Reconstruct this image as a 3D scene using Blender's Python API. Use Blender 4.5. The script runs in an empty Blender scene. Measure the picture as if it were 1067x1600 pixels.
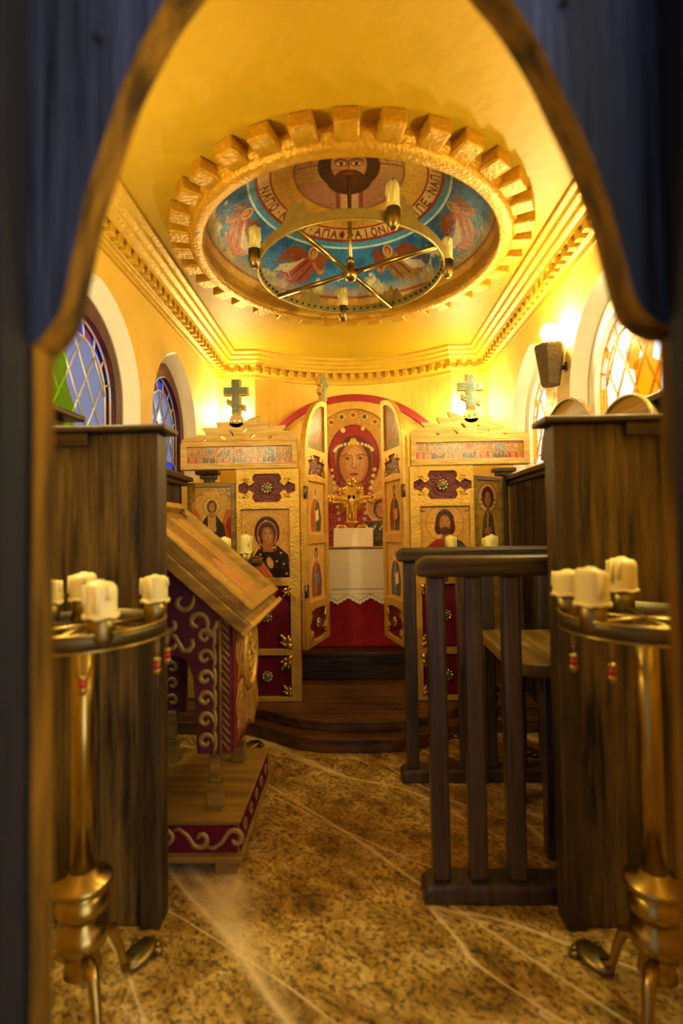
import bpy, bmesh, math, random
import numpy as np
from mathutils import Vector, Matrix
random.seed(7); rng = np.random.default_rng(3)
PI = math.pi
SC = bpy.context.scene
COL = SC.collection

# ------------------------------------------------------------------ geometry collector
class G:
    def __init__(s): s.v = []; s.f = []; s.m = []; s.sm = []
    def add(s, vs, fs, mi=0, smooth=False):
        o = len(s.v); s.v += [tuple(p) for p in vs]
        for f in fs: s.f.append(tuple(i + o for i in f)); s.m.append(mi); s.sm.append(smooth)
        return s
    def box(s, x0, x1, y0, y1, z0, z1, mi=0):
        vs = [(x, y, z) for x in (x0, x1) for y in (y0, y1) for z in (z0, z1)]
        return s.add(vs, [(0,1,3,2),(4,6,7,5),(0,4,5,1),(2,3,7,6),(0,2,6,4),(1,5,7,3)], mi)
    def prism(s, poly, fn, d0, d1, mi=0, smooth=False):
        """poly 2-D list extruded between depth d0 and d1; fn(a, b, depth) -> point"""
        n = len(poly)
        vs = [fn(a, b, d0) for a, b in poly] + [fn(a, b, d1) for a, b in poly]
        s.add(vs, [tuple(range(n)), tuple(range(2*n-1, n-1, -1))], mi)
        return s.add(vs, [(i, i+n, (i+1) % n + n, (i+1) % n) for i in range(n)], mi, smooth)
    def plate(s, outer, holes, fn, d0, d1, mi=0):
        """flat plate with holes, thickness d0..d1"""
        pts, fs = fill2d([outer] + holes)
        s.add([fn(a, b, d0) for a, b in pts], fs, mi)
        if d1 != d0:
            s.add([fn(a, b, d1) for a, b in pts], [tuple(reversed(f)) for f in fs], mi)
            for lp in [outer] + holes:
                n = len(lp)
                s.add([fn(a, b, d0) for a, b in lp] + [fn(a, b, d1) for a, b in lp],
                      [(i, i+n, (i+1) % n + n, (i+1) % n) for i in range(n)], mi)
        return s
    def lathe(s, prof, c=(0,0,0), n=24, mi=0, smooth=True, wob=0):
        vs = []; fs = []
        for r, z in prof:
            for k in range(n):
                a = 2*PI*k/n; q = r*(1 + wob*math.sin(3*a + z*40))
                vs.append((c[0]+q*math.cos(a), c[1]+q*math.sin(a), c[2]+z))
        m = len(prof)
        for i in range(m-1):
            for k in range(n):
                fs.append((i*n+k, i*n+(k+1) % n, (i+1)*n+(k+1) % n, (i+1)*n+k))
        s.add(vs, fs, mi, smooth)
        if prof[0][0] > 1e-6: s.add(vs[:n], [tuple(range(n-1, -1, -1))], mi)
        if prof[-1][0] > 1e-6: s.add(vs[-n:], [tuple(range(n))], mi)
        return s
    def tube(s, path, r, n=8, mi=0, closed=False, flat=None, smooth=True):
        """path of points; r number or list; flat=(vec, factor) squashes the section along vec"""
        P = [Vector(p) for p in path]; m = len(P); vs = []; fs = []
        ref = Vector((0.31, 0.17, 0.93))
        nrm = None
        for i in range(m):
            a = P[(i-1) % m] if (closed or i > 0) else P[i]
            b = P[(i+1) % m] if (closed or i < m-1) else P[i]
            t = (b - a)
            if t.length < 1e-9: t = Vector((0,0,1))
            t.normalize()
            if nrm is None:
                nrm = t.cross(ref)
                if nrm.length < 1e-3: nrm = t.cross(Vector((1,0,0)))
            nrm = (nrm - t*nrm.dot(t)); nrm.normalize(); bn = t.cross(nrm)
            rr = r[i] if isinstance(r, (list, tuple)) else r
            for k in range(n):
                an = 2*PI*k/n; d = (nrm*math.cos(an) + bn*math.sin(an))*rr
                if flat: d = d - flat[0]*(d.dot(flat[0])*(1-flat[1]))
                vs.append(P[i] + d)
        for i in range(m if closed else m-1):
            j = (i+1) % m
            for k in range(n): fs.append((i*n+k, i*n+(k+1) % n, j*n+(k+1) % n, j*n+k))
        s.add(vs, fs, mi, smooth)
        if not closed: s.add(vs[:n], [tuple(range(n-1,-1,-1))], mi); s.add(vs[-n:], [tuple(range(n))], mi)
        return s
    def ell(s, c, r, n=10, mi=0, rot=None):
        vs = []; fs = []; h = max(5, n//2+1)
        for i in range(h+1):
            ph = -PI/2 + PI*i/h
            for k in range(n):
                a = 2*PI*k/n
                d = Vector((r[0]*math.cos(ph)*math.cos(a), r[1]*math.cos(ph)*math.sin(a), r[2]*math.sin(ph)))
                if rot: d = rot @ d
                vs.append(Vector(c) + d)
        for i in range(h):
            for k in range(n): fs.append((i*n+k, i*n+(k+1) % n, (i+1)*n+(k+1) % n, (i+1)*n+k))
        return s.add(vs, fs, mi, True)
    def xf(s, M, start=0):
        for i in range(start, len(s.v)): s.v[i] = tuple(M @ Vector(s.v[i]))
        return s

def fill2d(loops):
    bm = bmesh.new(); es = []
    for lp in loops:
        vs = [bm.verts.new((a, b, 0)) for a, b in lp]
        for i in range(len(vs)): es.append(bm.edges.new((vs[i], vs[(i+1) % len(vs)])))
    bmesh.ops.triangle_fill(bm, use_beauty=True, use_dissolve=False, edges=es, normal=(0,0,1))
    bm.verts.index_update()
    pts = [(v.co.x, v.co.y) for v in bm.verts]
    fs = [tuple(v.index for v in f.verts) for f in bm.faces]
    bm.free(); return pts, fs

XZ = lambda a, b, d: (a, d, b)       # plate facing the viewer
YZ = lambda a, b, d: (d, a, b)
XY = lambda a, b, d: (a, b, d)

def root_of(o):
    while o.parent is not None: o = o.parent
    return o
def obj(name, g, mats, parent=None, bevel=0, local=False):
    me = bpy.data.meshes.new(name)
    off = Vector((0,0,0))
    if parent is not None and not local: off = root_of(parent).location
    me.from_pydata([(p[0]-off[0], p[1]-off[1], p[2]-off[2]) for p in g.v], [], g.f)
    if not isinstance(mats, (list, tuple)): mats = [mats]
    for m in mats: me.materials.append(m)
    me.polygons.foreach_set('material_index', g.m)
    me.polygons.foreach_set('use_smooth', g.sm)
    bm = bmesh.new(); bm.from_mesh(me)
    bmesh.ops.remove_doubles(bm, verts=bm.verts, dist=1e-6)
    bmesh.ops.recalc_face_normals(bm, faces=bm.faces)
    bm.to_mesh(me); bm.free()
    me.update()
    o = bpy.data.objects.new(name, me); COL.objects.link(o)
    if parent is not None: o.parent = parent
    if bevel:
        b = o.modifiers.new('bevel', 'BEVEL'); b.width = bevel; b.segments = 2; b.limit_method = 'ANGLE'; b.angle_limit = math.radians(50)
    return o
def tag(o, label, cat, group=None):
    o['label'] = label; o['category'] = cat
    if group: o['group'] = group
    return o
def thing(name, label, cat, loc=(0,0,0), rotz=0, group=None):
    o = bpy.data.objects.new(name, None); COL.objects.link(o)
    o.empty_display_size = .1
    o.location = loc; o.rotation_euler = (0,0,rotz)
    return tag(o, label, cat, group)
def struct(o, label=None, cat=None):
    o['kind'] = 'structure'
    if label: o['label'] = label
    if cat: o['category'] = cat
    return o
def copy_tree(o, parent=None):
    c = o.copy(); COL.objects.link(c)
    if parent is not None: c.parent = parent
    for ch in list(o.children): copy_tree(ch, c)
    return c

# ------------------------------------------------------------------ materials
def lin(h):
    if isinstance(h, str):
        h = h.lstrip('#'); h = [int(h[i:i+2], 16)/255 for i in (0,2,4)]
        return tuple(((c+.055)/1.055)**2.4 if c > .04045 else c/12.92 for c in h)
    return tuple(h)
def mat(name, col, rough=.5, metal=0, var=.25, vscale=(6,6,6), bump=0, bscale=(40,40,40), col2=None, spec=.5, coat=0):
    m = bpy.data.materials.new(name); m.use_nodes = True
    nt = m.node_tree; N = nt.nodes; L = nt.links; b = N['Principled BSDF']
    c = lin(col); c2 = lin(col2) if col2 else tuple(x*(1-var) for x in c)
    tc = N.new('ShaderNodeTexCoord')
    mp = N.new('ShaderNodeMapping'); mp.inputs['Scale'].default_value = vscale; L.new(tc.outputs['Object'], mp.inputs['Vector'])
    no = N.new('ShaderNodeTexNoise'); no.inputs['Scale'].default_value = 1; no.inputs['Detail'].default_value = 5; no.inputs['Roughness'].default_value = .6
    L.new(mp.outputs[0], no.inputs['Vector'])
    rp = N.new('ShaderNodeValToRGB'); rp.color_ramp.elements[0].position = .36; rp.color_ramp.elements[1].position = .64
    rp.color_ramp.elements[0].color = (*c2, 1); rp.color_ramp.elements[1].color = (*c, 1)
    L.new(no.outputs['Fac'], rp.inputs['Fac']); L.new(rp.outputs['Color'], b.inputs['Base Color'])
    b.inputs['Roughness'].default_value = rough; b.inputs['Metallic'].default_value = metal
    b.inputs['Specular IOR Level'].default_value = spec; b.inputs['Coat Weight'].default_value = coat
    b.inputs['Coat Roughness'].default_value = .25
    if bump:
        mp2 = N.new('ShaderNodeMapping'); mp2.inputs['Scale'].default_value = bscale; L.new(tc.outputs['Object'], mp2.inputs['Vector'])
        n2 = N.new('ShaderNodeTexNoise'); n2.inputs['Scale'].default_value = 1; n2.inputs['Detail'].default_value = 4
        L.new(mp2.outputs[0], n2.inputs['Vector'])
        bu = N.new('ShaderNodeBump'); bu.inputs['Strength'].default_value = bump; bu.inputs['Distance'].default_value = .01
        L.new(n2.outputs['Fac'], bu.inputs['Height']); L.new(bu.outputs[0], b.inputs['Normal'])
    return m
def wood(name, c1, c2, axis='z', rough=.55, bump=.35, spec=.4, coat=0):
    s = {'z': (24,24,2.2), 'x': (1.6,26,26), 'y': (26,1.6,26)}[axis]
    t = {'z': (90,90,4), 'x': (4,90,90), 'y': (90,4,90)}[axis]
    return mat(name, c1, rough, 0, vscale=s, bump=bump, bscale=t, col2=c2, spec=spec, coat=coat)
M = {}
M['plaster'] = mat('wall_plaster', '#dcb54c', .7, var=.07, bump=.3, bscale=(30,30,30), spec=.3)
M['reveal'] = mat('reveal_plaster', '#e6dccb', .6, var=.05, bump=.25, bscale=(30,30,30), spec=.3)
M['ceil'] = mat('ceiling_plaster', '#b08b0e', .55, var=.10, vscale=(2,2,2), bump=.35, bscale=(16,16,16), spec=.4)
M['cornice'] = mat('cornice_gilt', '#c79c22', .42, .25, var=.16, vscale=(9,9,9), bump=.5, bscale=(50,50,50))
M['ringgilt'] = mat('ring_gilt', '#c2901c', .38, .35, var=.2, vscale=(9,9,9), bump=.7, bscale=(60,60,60))
M['gold'] = mat('gilt_wood', '#e2b24c', .34, .42, var=.22, vscale=(14,14,14), bump=.5, bscale=(85,85,85))
M['goldpale'] = mat('pale_gilt_oak', '#e6c478', .42, .3, vscale=(4,30,40), bump=.6, bscale=(8,60,130), col2='#c99b48')
M['goldleaf'] = mat('gold_leaf', '#e3b548', .25, .85, var=.2, vscale=(20,20,20), bump=.5, bscale=(90,90,90))
M['brass'] = mat('brass', '#a8904a', .28, 1, var=.12, vscale=(12,12,12))
M['crown'] = mat('crown_gilt', '#b09a50', .35, .6, var=.2, vscale=(20,20,20), bump=.3)
M['band'] = mat('dull_brass_band', '#5f5230', .45, .8, var=.3, vscale=(16,16,16), bump=.2)
M['agedbrass'] = mat('aged_brass', '#8e7a45', .38, 1, var=.3, vscale=(16,16,16), bump=.2)
M['crimson'] = mat('crimson_velvet', '#6d1026', .8, var=.3, vscale=(9,9,9), bump=.25, bscale=(160,160,160), spec=.2)
M['maroon'] = mat('maroon_enamel', '#6e1420', .3, var=.4, vscale=(30,30,30), bump=1, bscale=(55,55,55))
M['redcloth'] = mat('red_cloth', '#96182a', .75, var=.2, vscale=(5,5,5), bump=.25, bscale=(120,120,120), spec=.2)
M['redpaint'] = mat('red_paint', '#9c1822', .5, var=.2, bump=.4, bscale=(60,60,60))
M['linen'] = mat('white_linen', '#f6edd4', .8, var=.08, vscale=(40,40,40), bump=.2, bscale=(200,200,200), spec=.2)
M['white'] = mat('white_card', '#f2e9da', .55, var=.04)
M['wax'] = mat('wax', '#e8d888', .45, var=.06, vscale=(10,10,10), spec=.5)
M['wax'].node_tree.nodes['Principled BSDF'].inputs['Subsurface Weight'].default_value = .25
M['wax'].node_tree.nodes['Principled BSDF'].inputs['Subsurface Radius'].default_value = (.02,.012,.004)
M['wick'] = mat('burnt_wick', '#1c1712', .9)
M['dark'] = wood('dark_oak', '#4c3a1c', '#191207', 'z', .5, .5)
M['darkx'] = wood('dark_oak_rail', '#4a381c', '#1d1509', 'x', .42, .4)
M['darky'] = wood('dark_oak_cap', '#4f3c1e', '#1e160a', 'y', .45, .4)
M['worn'] = wood('worn_dark_plank', '#6e5926', '#080502', 'z', .55, .8)
M['rail'] = wood('railing_oak', '#463a38', '#231b1a', 'z', .34, .3, .5, .4)
M['step'] = wood('step_oak', '#6a4420', '#2e1c0c', 'x', .4, .35, .5)
M['shadewood'] = wood('wood_painted_shade', '#15110d', '#060504', 'z', .8, .3, .2)  # near-black colour holds the shade on the unlit door frame faces
M['bluelit_board'] = mat('weathered_board_painted_bluelight', '#303343', .6, 0, vscale=(17,17,1.1), bump=.9, bscale=(90,90,4), col2='#020204', spec=.3)  # weathered wood; cool blue light from outside is put into the colour
M['litedge'] = wood('board_edge_painted_light', '#7f560b', '#2e1e04', 'z', .85, .6, .08)  # golden colour paints in the warm light on board and post edges
M['oak'] = wood('honey_oak', '#b08c3f', '#86652a', 'x', .4, .3)
M['oaky'] = wood('honey_oak_long', '#b08c3f', '#86652a', 'y', .4, .3)
M['seatoak'] = wood('seat_oak', '#87692a', '#5a451a', 'y', .42, .3)
M['olive'] = wood('olive_gilt_wood', '#a58338', '#6f5623', 'x', .42, .3)
M['scroll'] = mat('scroll_gilt', '#b4934a', .4, .4, var=.2, vscale=(20,20,20), bump=.3)
M['lmaroon'] = mat('lectern_maroon', '#5c0f22', .6, var=.3, vscale=(10,10,10), bump=.2)
M['redgold'] = mat('red_lacquer', '#8e2418', .35, var=.3, vscale=(20,20,20), bump=.3)
M['blue'] = mat('blue_stone', '#3f86b8', .3, var=.2)
M['green'] = mat('green_stone', '#2f7a58', .3, var=.2)
M['redbead'] = mat('red_glass_bead', '#a01812', .15, var=.1)
M['crossgreen'] = mat('cross_inlay', '#71806e', .3, .15, var=.3, vscale=(20,20,20), bump=.3)
M['lead'] = mat('lead_came', '#b9b2b4', .4, .2, var=.2)
M['winframe'] = wood('window_frame_red', '#57191c', '#2c0c12', 'z', .4, .4)
M['shade'] = mat('woven_shade', '#5f4a22', .45, .3, var=.4, vscale=(60,60,60), bump=.8, bscale=(110,110,110))
M['iron'] = mat('dark_iron', '#1d1a17', .5, .6)
M['steel'] = mat('hinge_metal', '#7d6a3c', .35, .9)

def emis(name, col, s):
    m = bpy.data.materials.new(name); m.use_nodes = True; N = m.node_tree.nodes; N.clear()
    e = N.new('ShaderNodeEmission'); e.inputs[0].default_value = (*lin(col), 1); e.inputs[1].default_value = s
    o = N.new('ShaderNodeOutputMaterial'); m.node_tree.links.new(e.outputs[0], o.inputs[0]); return m
BULB = 400
LCOL = (1, .89, .42)
M['bulb'] = emis('lit_bulb', LCOL, BULB)

def glass(name, col, gl=.12, rough=.12, diff=0.0):
    """stained glass: tinted see-through with a gloss on it and a little body colour"""
    m = bpy.data.materials.new(name); m.use_nodes = True; N = m.node_tree.nodes; L = m.node_tree.links; N.clear()
    t = N.new('ShaderNodeBsdfTransparent'); t.inputs[0].default_value = (*lin(col), 1)
    d = N.new('ShaderNodeBsdfTranslucent'); d.inputs[0].default_value = (*lin(col), 1)
    a = N.new('ShaderNodeMixShader'); a.inputs[0].default_value = diff
    L.new(t.outputs[0], a.inputs[1]); L.new(d.outputs[0], a.inputs[2])
    g = N.new('ShaderNodeBsdfGlossy'); g.inputs[1].default_value = rough; g.inputs[0].default_value = (.9,.9,.9,1)
    tc = N.new('ShaderNodeTexCoord'); n = N.new('ShaderNodeTexNoise'); n.inputs['Scale'].default_value = 14
    bu = N.new('ShaderNodeBump'); bu.inputs['Strength'].default_value = .3; bu.inputs['Distance'].default_value = .01
    L.new(tc.outputs['Object'], n.inputs['Vector']); L.new(n.outputs['Fac'], bu.inputs['Height']); L.new(bu.outputs[0], g.inputs['Normal'])
    mx = N.new('ShaderNodeMixShader'); mx.inputs[0].default_value = gl
    L.new(a.outputs[0], mx.inputs[1]); L.new(g.outputs[0], mx.inputs[2])
    o = N.new('ShaderNodeOutputMaterial'); L.new(mx.outputs[0], o.inputs[0]); return m
M['g_blueclear'] = glass('pale_blue_glass', '#c3cbdd', .08, .3)
M['g_blue'] = glass('cobalt_glass', '#5f6cff', .05, .2)
M['g_red'] = glass('ruby_glass', '#ff6a55', .05)
M['g_lime'] = glass('lime_glass', '#d4f000', .04, .4)
M['g_clear'] = glass('clear_glass', '#fbf8fa', .03)
M['g_amber'] = glass('amber_glass', '#f6c437', .04, .35)

def floor_mat():
    m = bpy.data.materials.new('marble_floor'); m.use_nodes = True
    nt = m.node_tree; N = nt.nodes; L = nt.links; b = N['Principled BSDF']
    tc = N.new('ShaderNodeTexCoord')
    def noise(sc, det, rot=0, stretch=(1,1,1), rough=.65):
        mp = N.new('ShaderNodeMapping'); mp.vector_type = 'TEXTURE'; mp.inputs['Rotation'].default_value = (0,0,rot); mp.inputs['Scale'].default_value = stretch
        L.new(tc.outputs['Object'], mp.inputs['Vector'])
        n = N.new('ShaderNodeTexNoise'); n.inputs['Scale'].default_value = sc; n.inputs['Detail'].default_value = det; n.inputs['Roughness'].default_value = rough
        n.inputs['Distortion'].default_value = .6
        L.new(mp.outputs[0], n.inputs['Vector']); return n
    def ramp(src, els):
        r = N.new('ShaderNodeValToRGB'); cr = r.color_ramp
        while len(cr.elements) < len(els): cr.elements.new(.5)
        for e, (p, c) in zip(cr.elements, els): e.position = p; e.color = (*lin(c), 1)
        L.new(src, r.inputs['Fac']); return r
    def mix(f, a, c, mode='MIX'):
        x = N.new('ShaderNodeMix'); x.data_type = 'RGBA'; x.blend_type = mode
        if isinstance(f, float): x.inputs['Factor'].default_value = f
        else: L.new(f, x.inputs['Factor'])
        L.new(a, x.inputs[6]); L.new(c, x.inputs[7]); return x.outputs[2]
    base = ramp(noise(10, 9, -.7, (1.5,1,1), .72).outputs['Fac'], [(.30,'#4a3a14'),(.40,'#967630'),(.52,'#cba750'),(.66,'#f0d890')])
    fine = ramp(noise(64, 6, -.7, (1.25,1,1)).outputs['Fac'], [(.40,'#3a2a12'),(.52,'#ffffff'),(.66,'#ffffff')])
    c = mix(.75, base.outputs[0], fine.outputs[0], 'MULTIPLY')
    big = ramp(noise(2.6, 3).outputs['Fac'], [(.38,'#b09c70'),(.6,'#ffffff')])
    c = mix(.7, c, big.outputs[0], 'MULTIPLY')
    # pale veins: sharp ridges of a stretched noise
    for sc, rot, w, st in ((.75, -.80, .004, (4,.5,1)), (1.2, -.58, .002, (4,.6,1))):
        v = noise(sc, 3, rot, st, .35); v.inputs['Distortion'].default_value = .3
        s = N.new('ShaderNodeMath'); s.operation = 'SUBTRACT'; L.new(v.outputs['Fac'], s.inputs[0]); s.inputs[1].default_value = .5
        a = N.new('ShaderNodeMath'); a.operation = 'ABSOLUTE'; L.new(s.outputs[0], a.inputs[0])
        r = ramp(a.outputs[0], [(0,'#e0e0e0'),(w,'#808080'),(w*2.2,'#000000')])
        pale = N.new('ShaderNodeRGB'); pale.outputs[0].default_value = (*lin('#f2dca0'),1)
        c = mix(r.outputs[0], c, pale.outputs[0])
    L.new(c, b.inputs['Base Color']); b.inputs['Roughness'].default_value = .42; b.inputs['Specular IOR Level'].default_value = .35
    n = noise(60, 3); bu = N.new('ShaderNodeBump'); bu.inputs['Strength'].default_value = .12; bu.inputs['Distance'].default_value = .01
    L.new(n.outputs['Fac'], bu.inputs['Height']); L.new(bu.outputs[0], b.inputs['Normal'])
    return m
M['floor'] = floor_mat()

def paint_mat(name, rough=.35, bump=.25):
    m = bpy.data.materials.new(name); m.use_nodes = True
    N = m.node_tree.nodes; L = m.node_tree.links; b = N['Principled BSDF']
    at = N.new('ShaderNodeAttribute'); at.attribute_name = 'pigment'
    tc = N.new('ShaderNodeTexCoord'); n = N.new('ShaderNodeTexNoise'); n.inputs['Scale'].default_value = 60; n.inputs['Detail'].default_value = 5
    L.new(tc.outputs['Object'], n.inputs['Vector'])
    r = N.new('ShaderNodeValToRGB'); r.color_ramp.elements[0].color = (.72,.68,.6,1); r.color_ramp.elements[0].position = .35
    r.color_ramp.elements[1].color = (1,1,1,1); r.color_ramp.elements[1].position = .6
    L.new(n.outputs['Fac'], r.inputs['Fac'])
    x = N.new('ShaderNodeMix'); x.data_type = 'RGBA'; x.blend_type = 'MULTIPLY'; x.inputs['Factor'].default_value = .8
    L.new(at.outputs['Color'], x.inputs[6]); L.new(r.outputs[0], x.inputs[7]); L.new(x.outputs[2], b.inputs['Base Color'])
    bu = N.new('ShaderNodeBump'); bu.inputs['Strength'].default_value = bump; bu.inputs['Distance'].default_value = .008
    L.new(n.outputs['Fac'], bu.inputs['Height']); L.new(bu.outputs[0], b.inputs['Normal'])
    b.inputs['Roughness'].default_value = rough
    return m
M['paint'] = paint_mat('icon_paint', .24)
M['fresco'] = paint_mat('dome_fresco', .3, .5)

# ------------------------------------------------------------------ painted pictures (pigment per vertex)
class Canvas:
    """x across, y up, in units of the picture's own height"""
    def __init__(s, X, Y, bg):
        s.X = X; s.Y = Y; s.C = np.empty(X.shape + (3,)); s.C[:] = lin(bg)
    def _put(s, a, col):
        a = a[..., None]; s.C = s.C*(1-a) + np.array(lin(col))*a
    def ell(s, cx, cy, rx, ry, col, rot=0, al=1, y0=None, y1=None):
        dx = s.X-cx; dy = s.Y-cy; c, q = math.cos(rot), math.sin(rot)
        d = np.sqrt(((dx*c+dy*q)/rx)**2 + ((-dx*q+dy*c)/ry)**2)
        a = np.clip((1-d)*min(rx, ry)/.006 + .5, 0, 1)*al
        if y0 is not None: a = a*(s.Y >= y0)
        if y1 is not None: a = a*(s.Y <= y1)
        s._put(a, col)
    def ring(s, cx, cy, r, w, col, ry=None):
        d = np.abs(np.sqrt((s.X-cx)**2 + ((s.Y-cy)*(r/(ry or r)))**2) - r)
        s._put(np.clip((w/2-d)/.004 + .5, 0, 1), col)
    def poly(s, pts, col, al=1):
        ins = np.zeros(s.X.shape, bool); n = len(pts)
        for i in range(n):
            x1, y1 = pts[i]; x2, y2 = pts[(i+1) % n]
            if y1 == y2: continue
            ins ^= ((y1 > s.Y) != (y2 > s.Y)) & (s.X < (x2-x1)*(s.Y-y1)/(y2-y1) + x1)
        s._put(ins*float(al), col)
    def line(s, pts, w, col, al=1):
        d = np.full(s.X.shape, 9.)
        for (x1, y1), (x2, y2) in zip(pts[:-1], pts[1:]):
            l = (x2-x1)**2 + (y2-y1)**2 + 1e-12
            t = np.clip(((s.X-x1)*(x2-x1) + (s.Y-y1)*(y2-y1))/l, 0, 1)
            d = np.minimum(d, np.hypot(s.X-(x1+t*(x2-x1)), s.Y-(y1+t*(y2-y1))))
        s._put(np.clip((w/2-d)/.004 + .5, 0, 1)*al, col)
    def speck(s, dens, col, x0=-9, x1=9, y0=-9, y1=9, al=1):
        s._put(((rng.random(s.X.shape) < dens) & (s.X > x0) & (s.X < x1) & (s.Y > y0) & (s.Y < y1))*float(al), col)

def picture(name, w, h, paintfn, parent, place, local=True, res=.004, keep=None, bg='#d9a94a', mat_='paint'):
    """a painted surface w x h; place(a, b) -> point, a from -w/2 to w/2, b from 0 to h"""
    nx = max(8, int(w/res)); ny = max(8, int(h/res))
    A, B = np.meshgrid(np.linspace(-w/2, w/2, nx), np.linspace(0, h, ny))
    cv = Canvas(A/h, B/h, bg); paintfn(cv, w/h)
    vs = [place(a, b) for a, b in zip(A.ravel(), B.ravel())]
    fs = []
    for j in range(ny-1):
        for i in range(nx-1):
            if keep is None or keep((A[j,i]+A[j,i+1])/2, (B[j,i]+B[j+1,i])/2):
                k = j*nx+i; fs.append((k, k+1, k+nx+1, k+nx))
    me = bpy.data.meshes.new(name)
    off = Vector((0,0,0)) if local else root_of(parent).location
    me.from_pydata([(p[0]-off[0], p[1]-off[1], p[2]-off[2]) for p in vs], [], fs)
    at = me.color_attributes.new('pigment', 'FLOAT_COLOR', 'POINT')
    c4 = np.ones((nx*ny, 4), np.float32); c4[:, :3] = np.clip(cv.C.reshape(-1, 3), 0, 1)
    at.data.foreach_set('color', c4.ravel())
    me.materials.append(M[mat_]); me.update()
    o = bpy.data.objects.new(name, me); COL.objects.link(o); o.parent = parent
    return o

def face(c, x, y, s, skin='#b9763f', dark='#4a2a14', beard=None, tilt=0):
    """a painted face of height s centred on x, y"""
    if beard: c.ell(x, y-.30*s, .36*s, .40*s, beard, tilt)
    c.ell(x, y, .33*s, .50*s, skin, tilt)
    c.ell(x+.02*s, y-.02*s, .2*s, .4*s, '#cf9050', tilt, .6)
    if beard:
        c.ell(x, y-.42*s, .27*s, .24*s, beard, tilt); c.ell(x, y-.27*s, .2*s, .06*s, beard, tilt)
    for q in (-1, 1):
        c.line([(x+q*.06*s, y+.13*s), (x+q*.15*s, y+.17*s), (x+q*.25*s, y+.12*s)], .035*s, dark)
        c.ell(x+q*.14*s, y+.06*s, .075*s, .035*s, '#e8cfa0'); c.ell(x+q*.14*s, y+.06*s, .04*s, .042*s, '#2a160b')
    c.line([(x-.03*s, y+.12*s), (x-.035*s, y-.1*s), (x+.05*s, y-.12*s)], .03*s, '#7d4820')
    c.ell(x, y-.24*s, .1*s, .028*s, '#9c3a2a')

def p_saint(halo, hair, robe, cloak, beard=None, full=True, held='#e8d6a8', veil=None, bg2=None):
    def fn(c, a):
        hw = a/2
        if bg2: c.ell(0, .5, hw*.95, .62, bg2)
        hy = .80 if full else .66; s = .17 if full else .26
        c.ell(0, hy, s*.98, s*.98, halo); c.ring(0, hy, s*.98, .012, '#a5582a')
        sh = hy - s*.85
        b0 = .05 if full else -.05
        c.poly([(-hw*.42, sh-.06), (-hw*.15, sh+.02), (hw*.15, sh+.02), (hw*.42, sh-.06), (hw*.60, sh-.32), (hw*.52, b0), (-hw*.52, b0), (-hw*.60, sh-.32)], robe)
        c.poly([(hw*.05, sh), (hw*.42, sh-.05), (hw*.66, sh-.34), (hw*.56, b0), (hw*.05, b0), (-hw*.1, sh-.3)], cloak)
        for k in range(5):
            c.line([(-hw*.4+k*hw*.2, sh-.1-.03*k), (-hw*.45+k*hw*.22, b0+.05)], .014, '#3a1c12', .5)
        c.line([(0, sh-.02), (-hw*.1, sh-.32), (hw*.02, b0+.05)], .02, '#e0b050', .7)
        c.poly([(-hw*.05, sh-.22), (hw*.32, sh-.17), (hw*.38, sh-.36), (0, sh-.42)], held)
        c.ell(-hw*.12, sh-.22, .05, .035, '#b9763f', .5)
        if veil: c.ell(0, hy+.01, s*.62, s*.74, veil)
        elif hair: c.ell(0, hy+.02, s*.50, s*.66, hair)
        c.poly([(-s*.16, sh+.05), (s*.16, sh+.05), (s*.2, sh-.03), (-s*.2, sh-.03)], '#a5663a')
        face(c, 0, hy-.01, s, beard=beard)
        c.speck(.02, '#e9c877', al=.5)
        for q in (-1, 1):
            for k in range(3): c.line([(q*(hw*.62)-.02, hy-.02-.05*k), (q*(hw*.62)+.03, hy-.02-.05*k)], .012, '#8a3a20')
    return fn

def p_angel(c, a):
    c.ell(0, .55, .36, .40, '#e0ad4c'); c.poly([(-.36,0),(.36,0),(.36,.55),(-.36,.55)], '#e0ad4c'); c.ring(0,.55,.36,.008,'#b06a2a',.40)
    for q in (-1, 1):
        c.ell(q*.255, .40, .09, .25, '#d9702c', q*-.05); c.ell(q*.275, .30, .07, .22, '#b23a20', q*-.05)
        c.poly([(q*.1,.46),(q*.2,.44),(q*.27,.2),(q*.12,.3)], '#cf6226')
        c.line([(q*.12,.88),(q*.2,.885)], .014, '#a8501e')
    c.line([(-.27,.4),(-.27,.85)], .008, '#9a4a20')
    c.ell(0, .70, .135, .135, '#e8bd62'); c.ring(0,.70,.135,.008,'#a8632a')
    c.poly([(-.07,.56),(.07,.56),(.19,.40),(.26,.05),(.1,-.02),(-.16,-.02),(-.22,.36)], '#3a342a')
    c.poly([(-.06,.55),(.06,.55),(.07,.3),(-.07,.3)], '#dca552'); c.poly([(-.21,.36),(-.05,.28),(-.14,0),(-.24,.02)], '#c9a878')
    c.poly([(-.13,.22),(.06,.26),(.06,.22),(-.13,.18)], '#22201a'); c.poly([(-.1,.17),(.05,.19),(.06,-.02),(-.14,-.02)], '#c08c4e')
    c.ell(0,.69,.078,.108,'#6e3a1c'); c.poly([(-.03,.62),(.03,.62),(.04,.52),(-.04,.52)],'#b9763f'); face(c,0,.685,.145)
    for q in (-.03,.03): c.ell(q,.47,.008,.01,'#5a2414')

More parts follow.
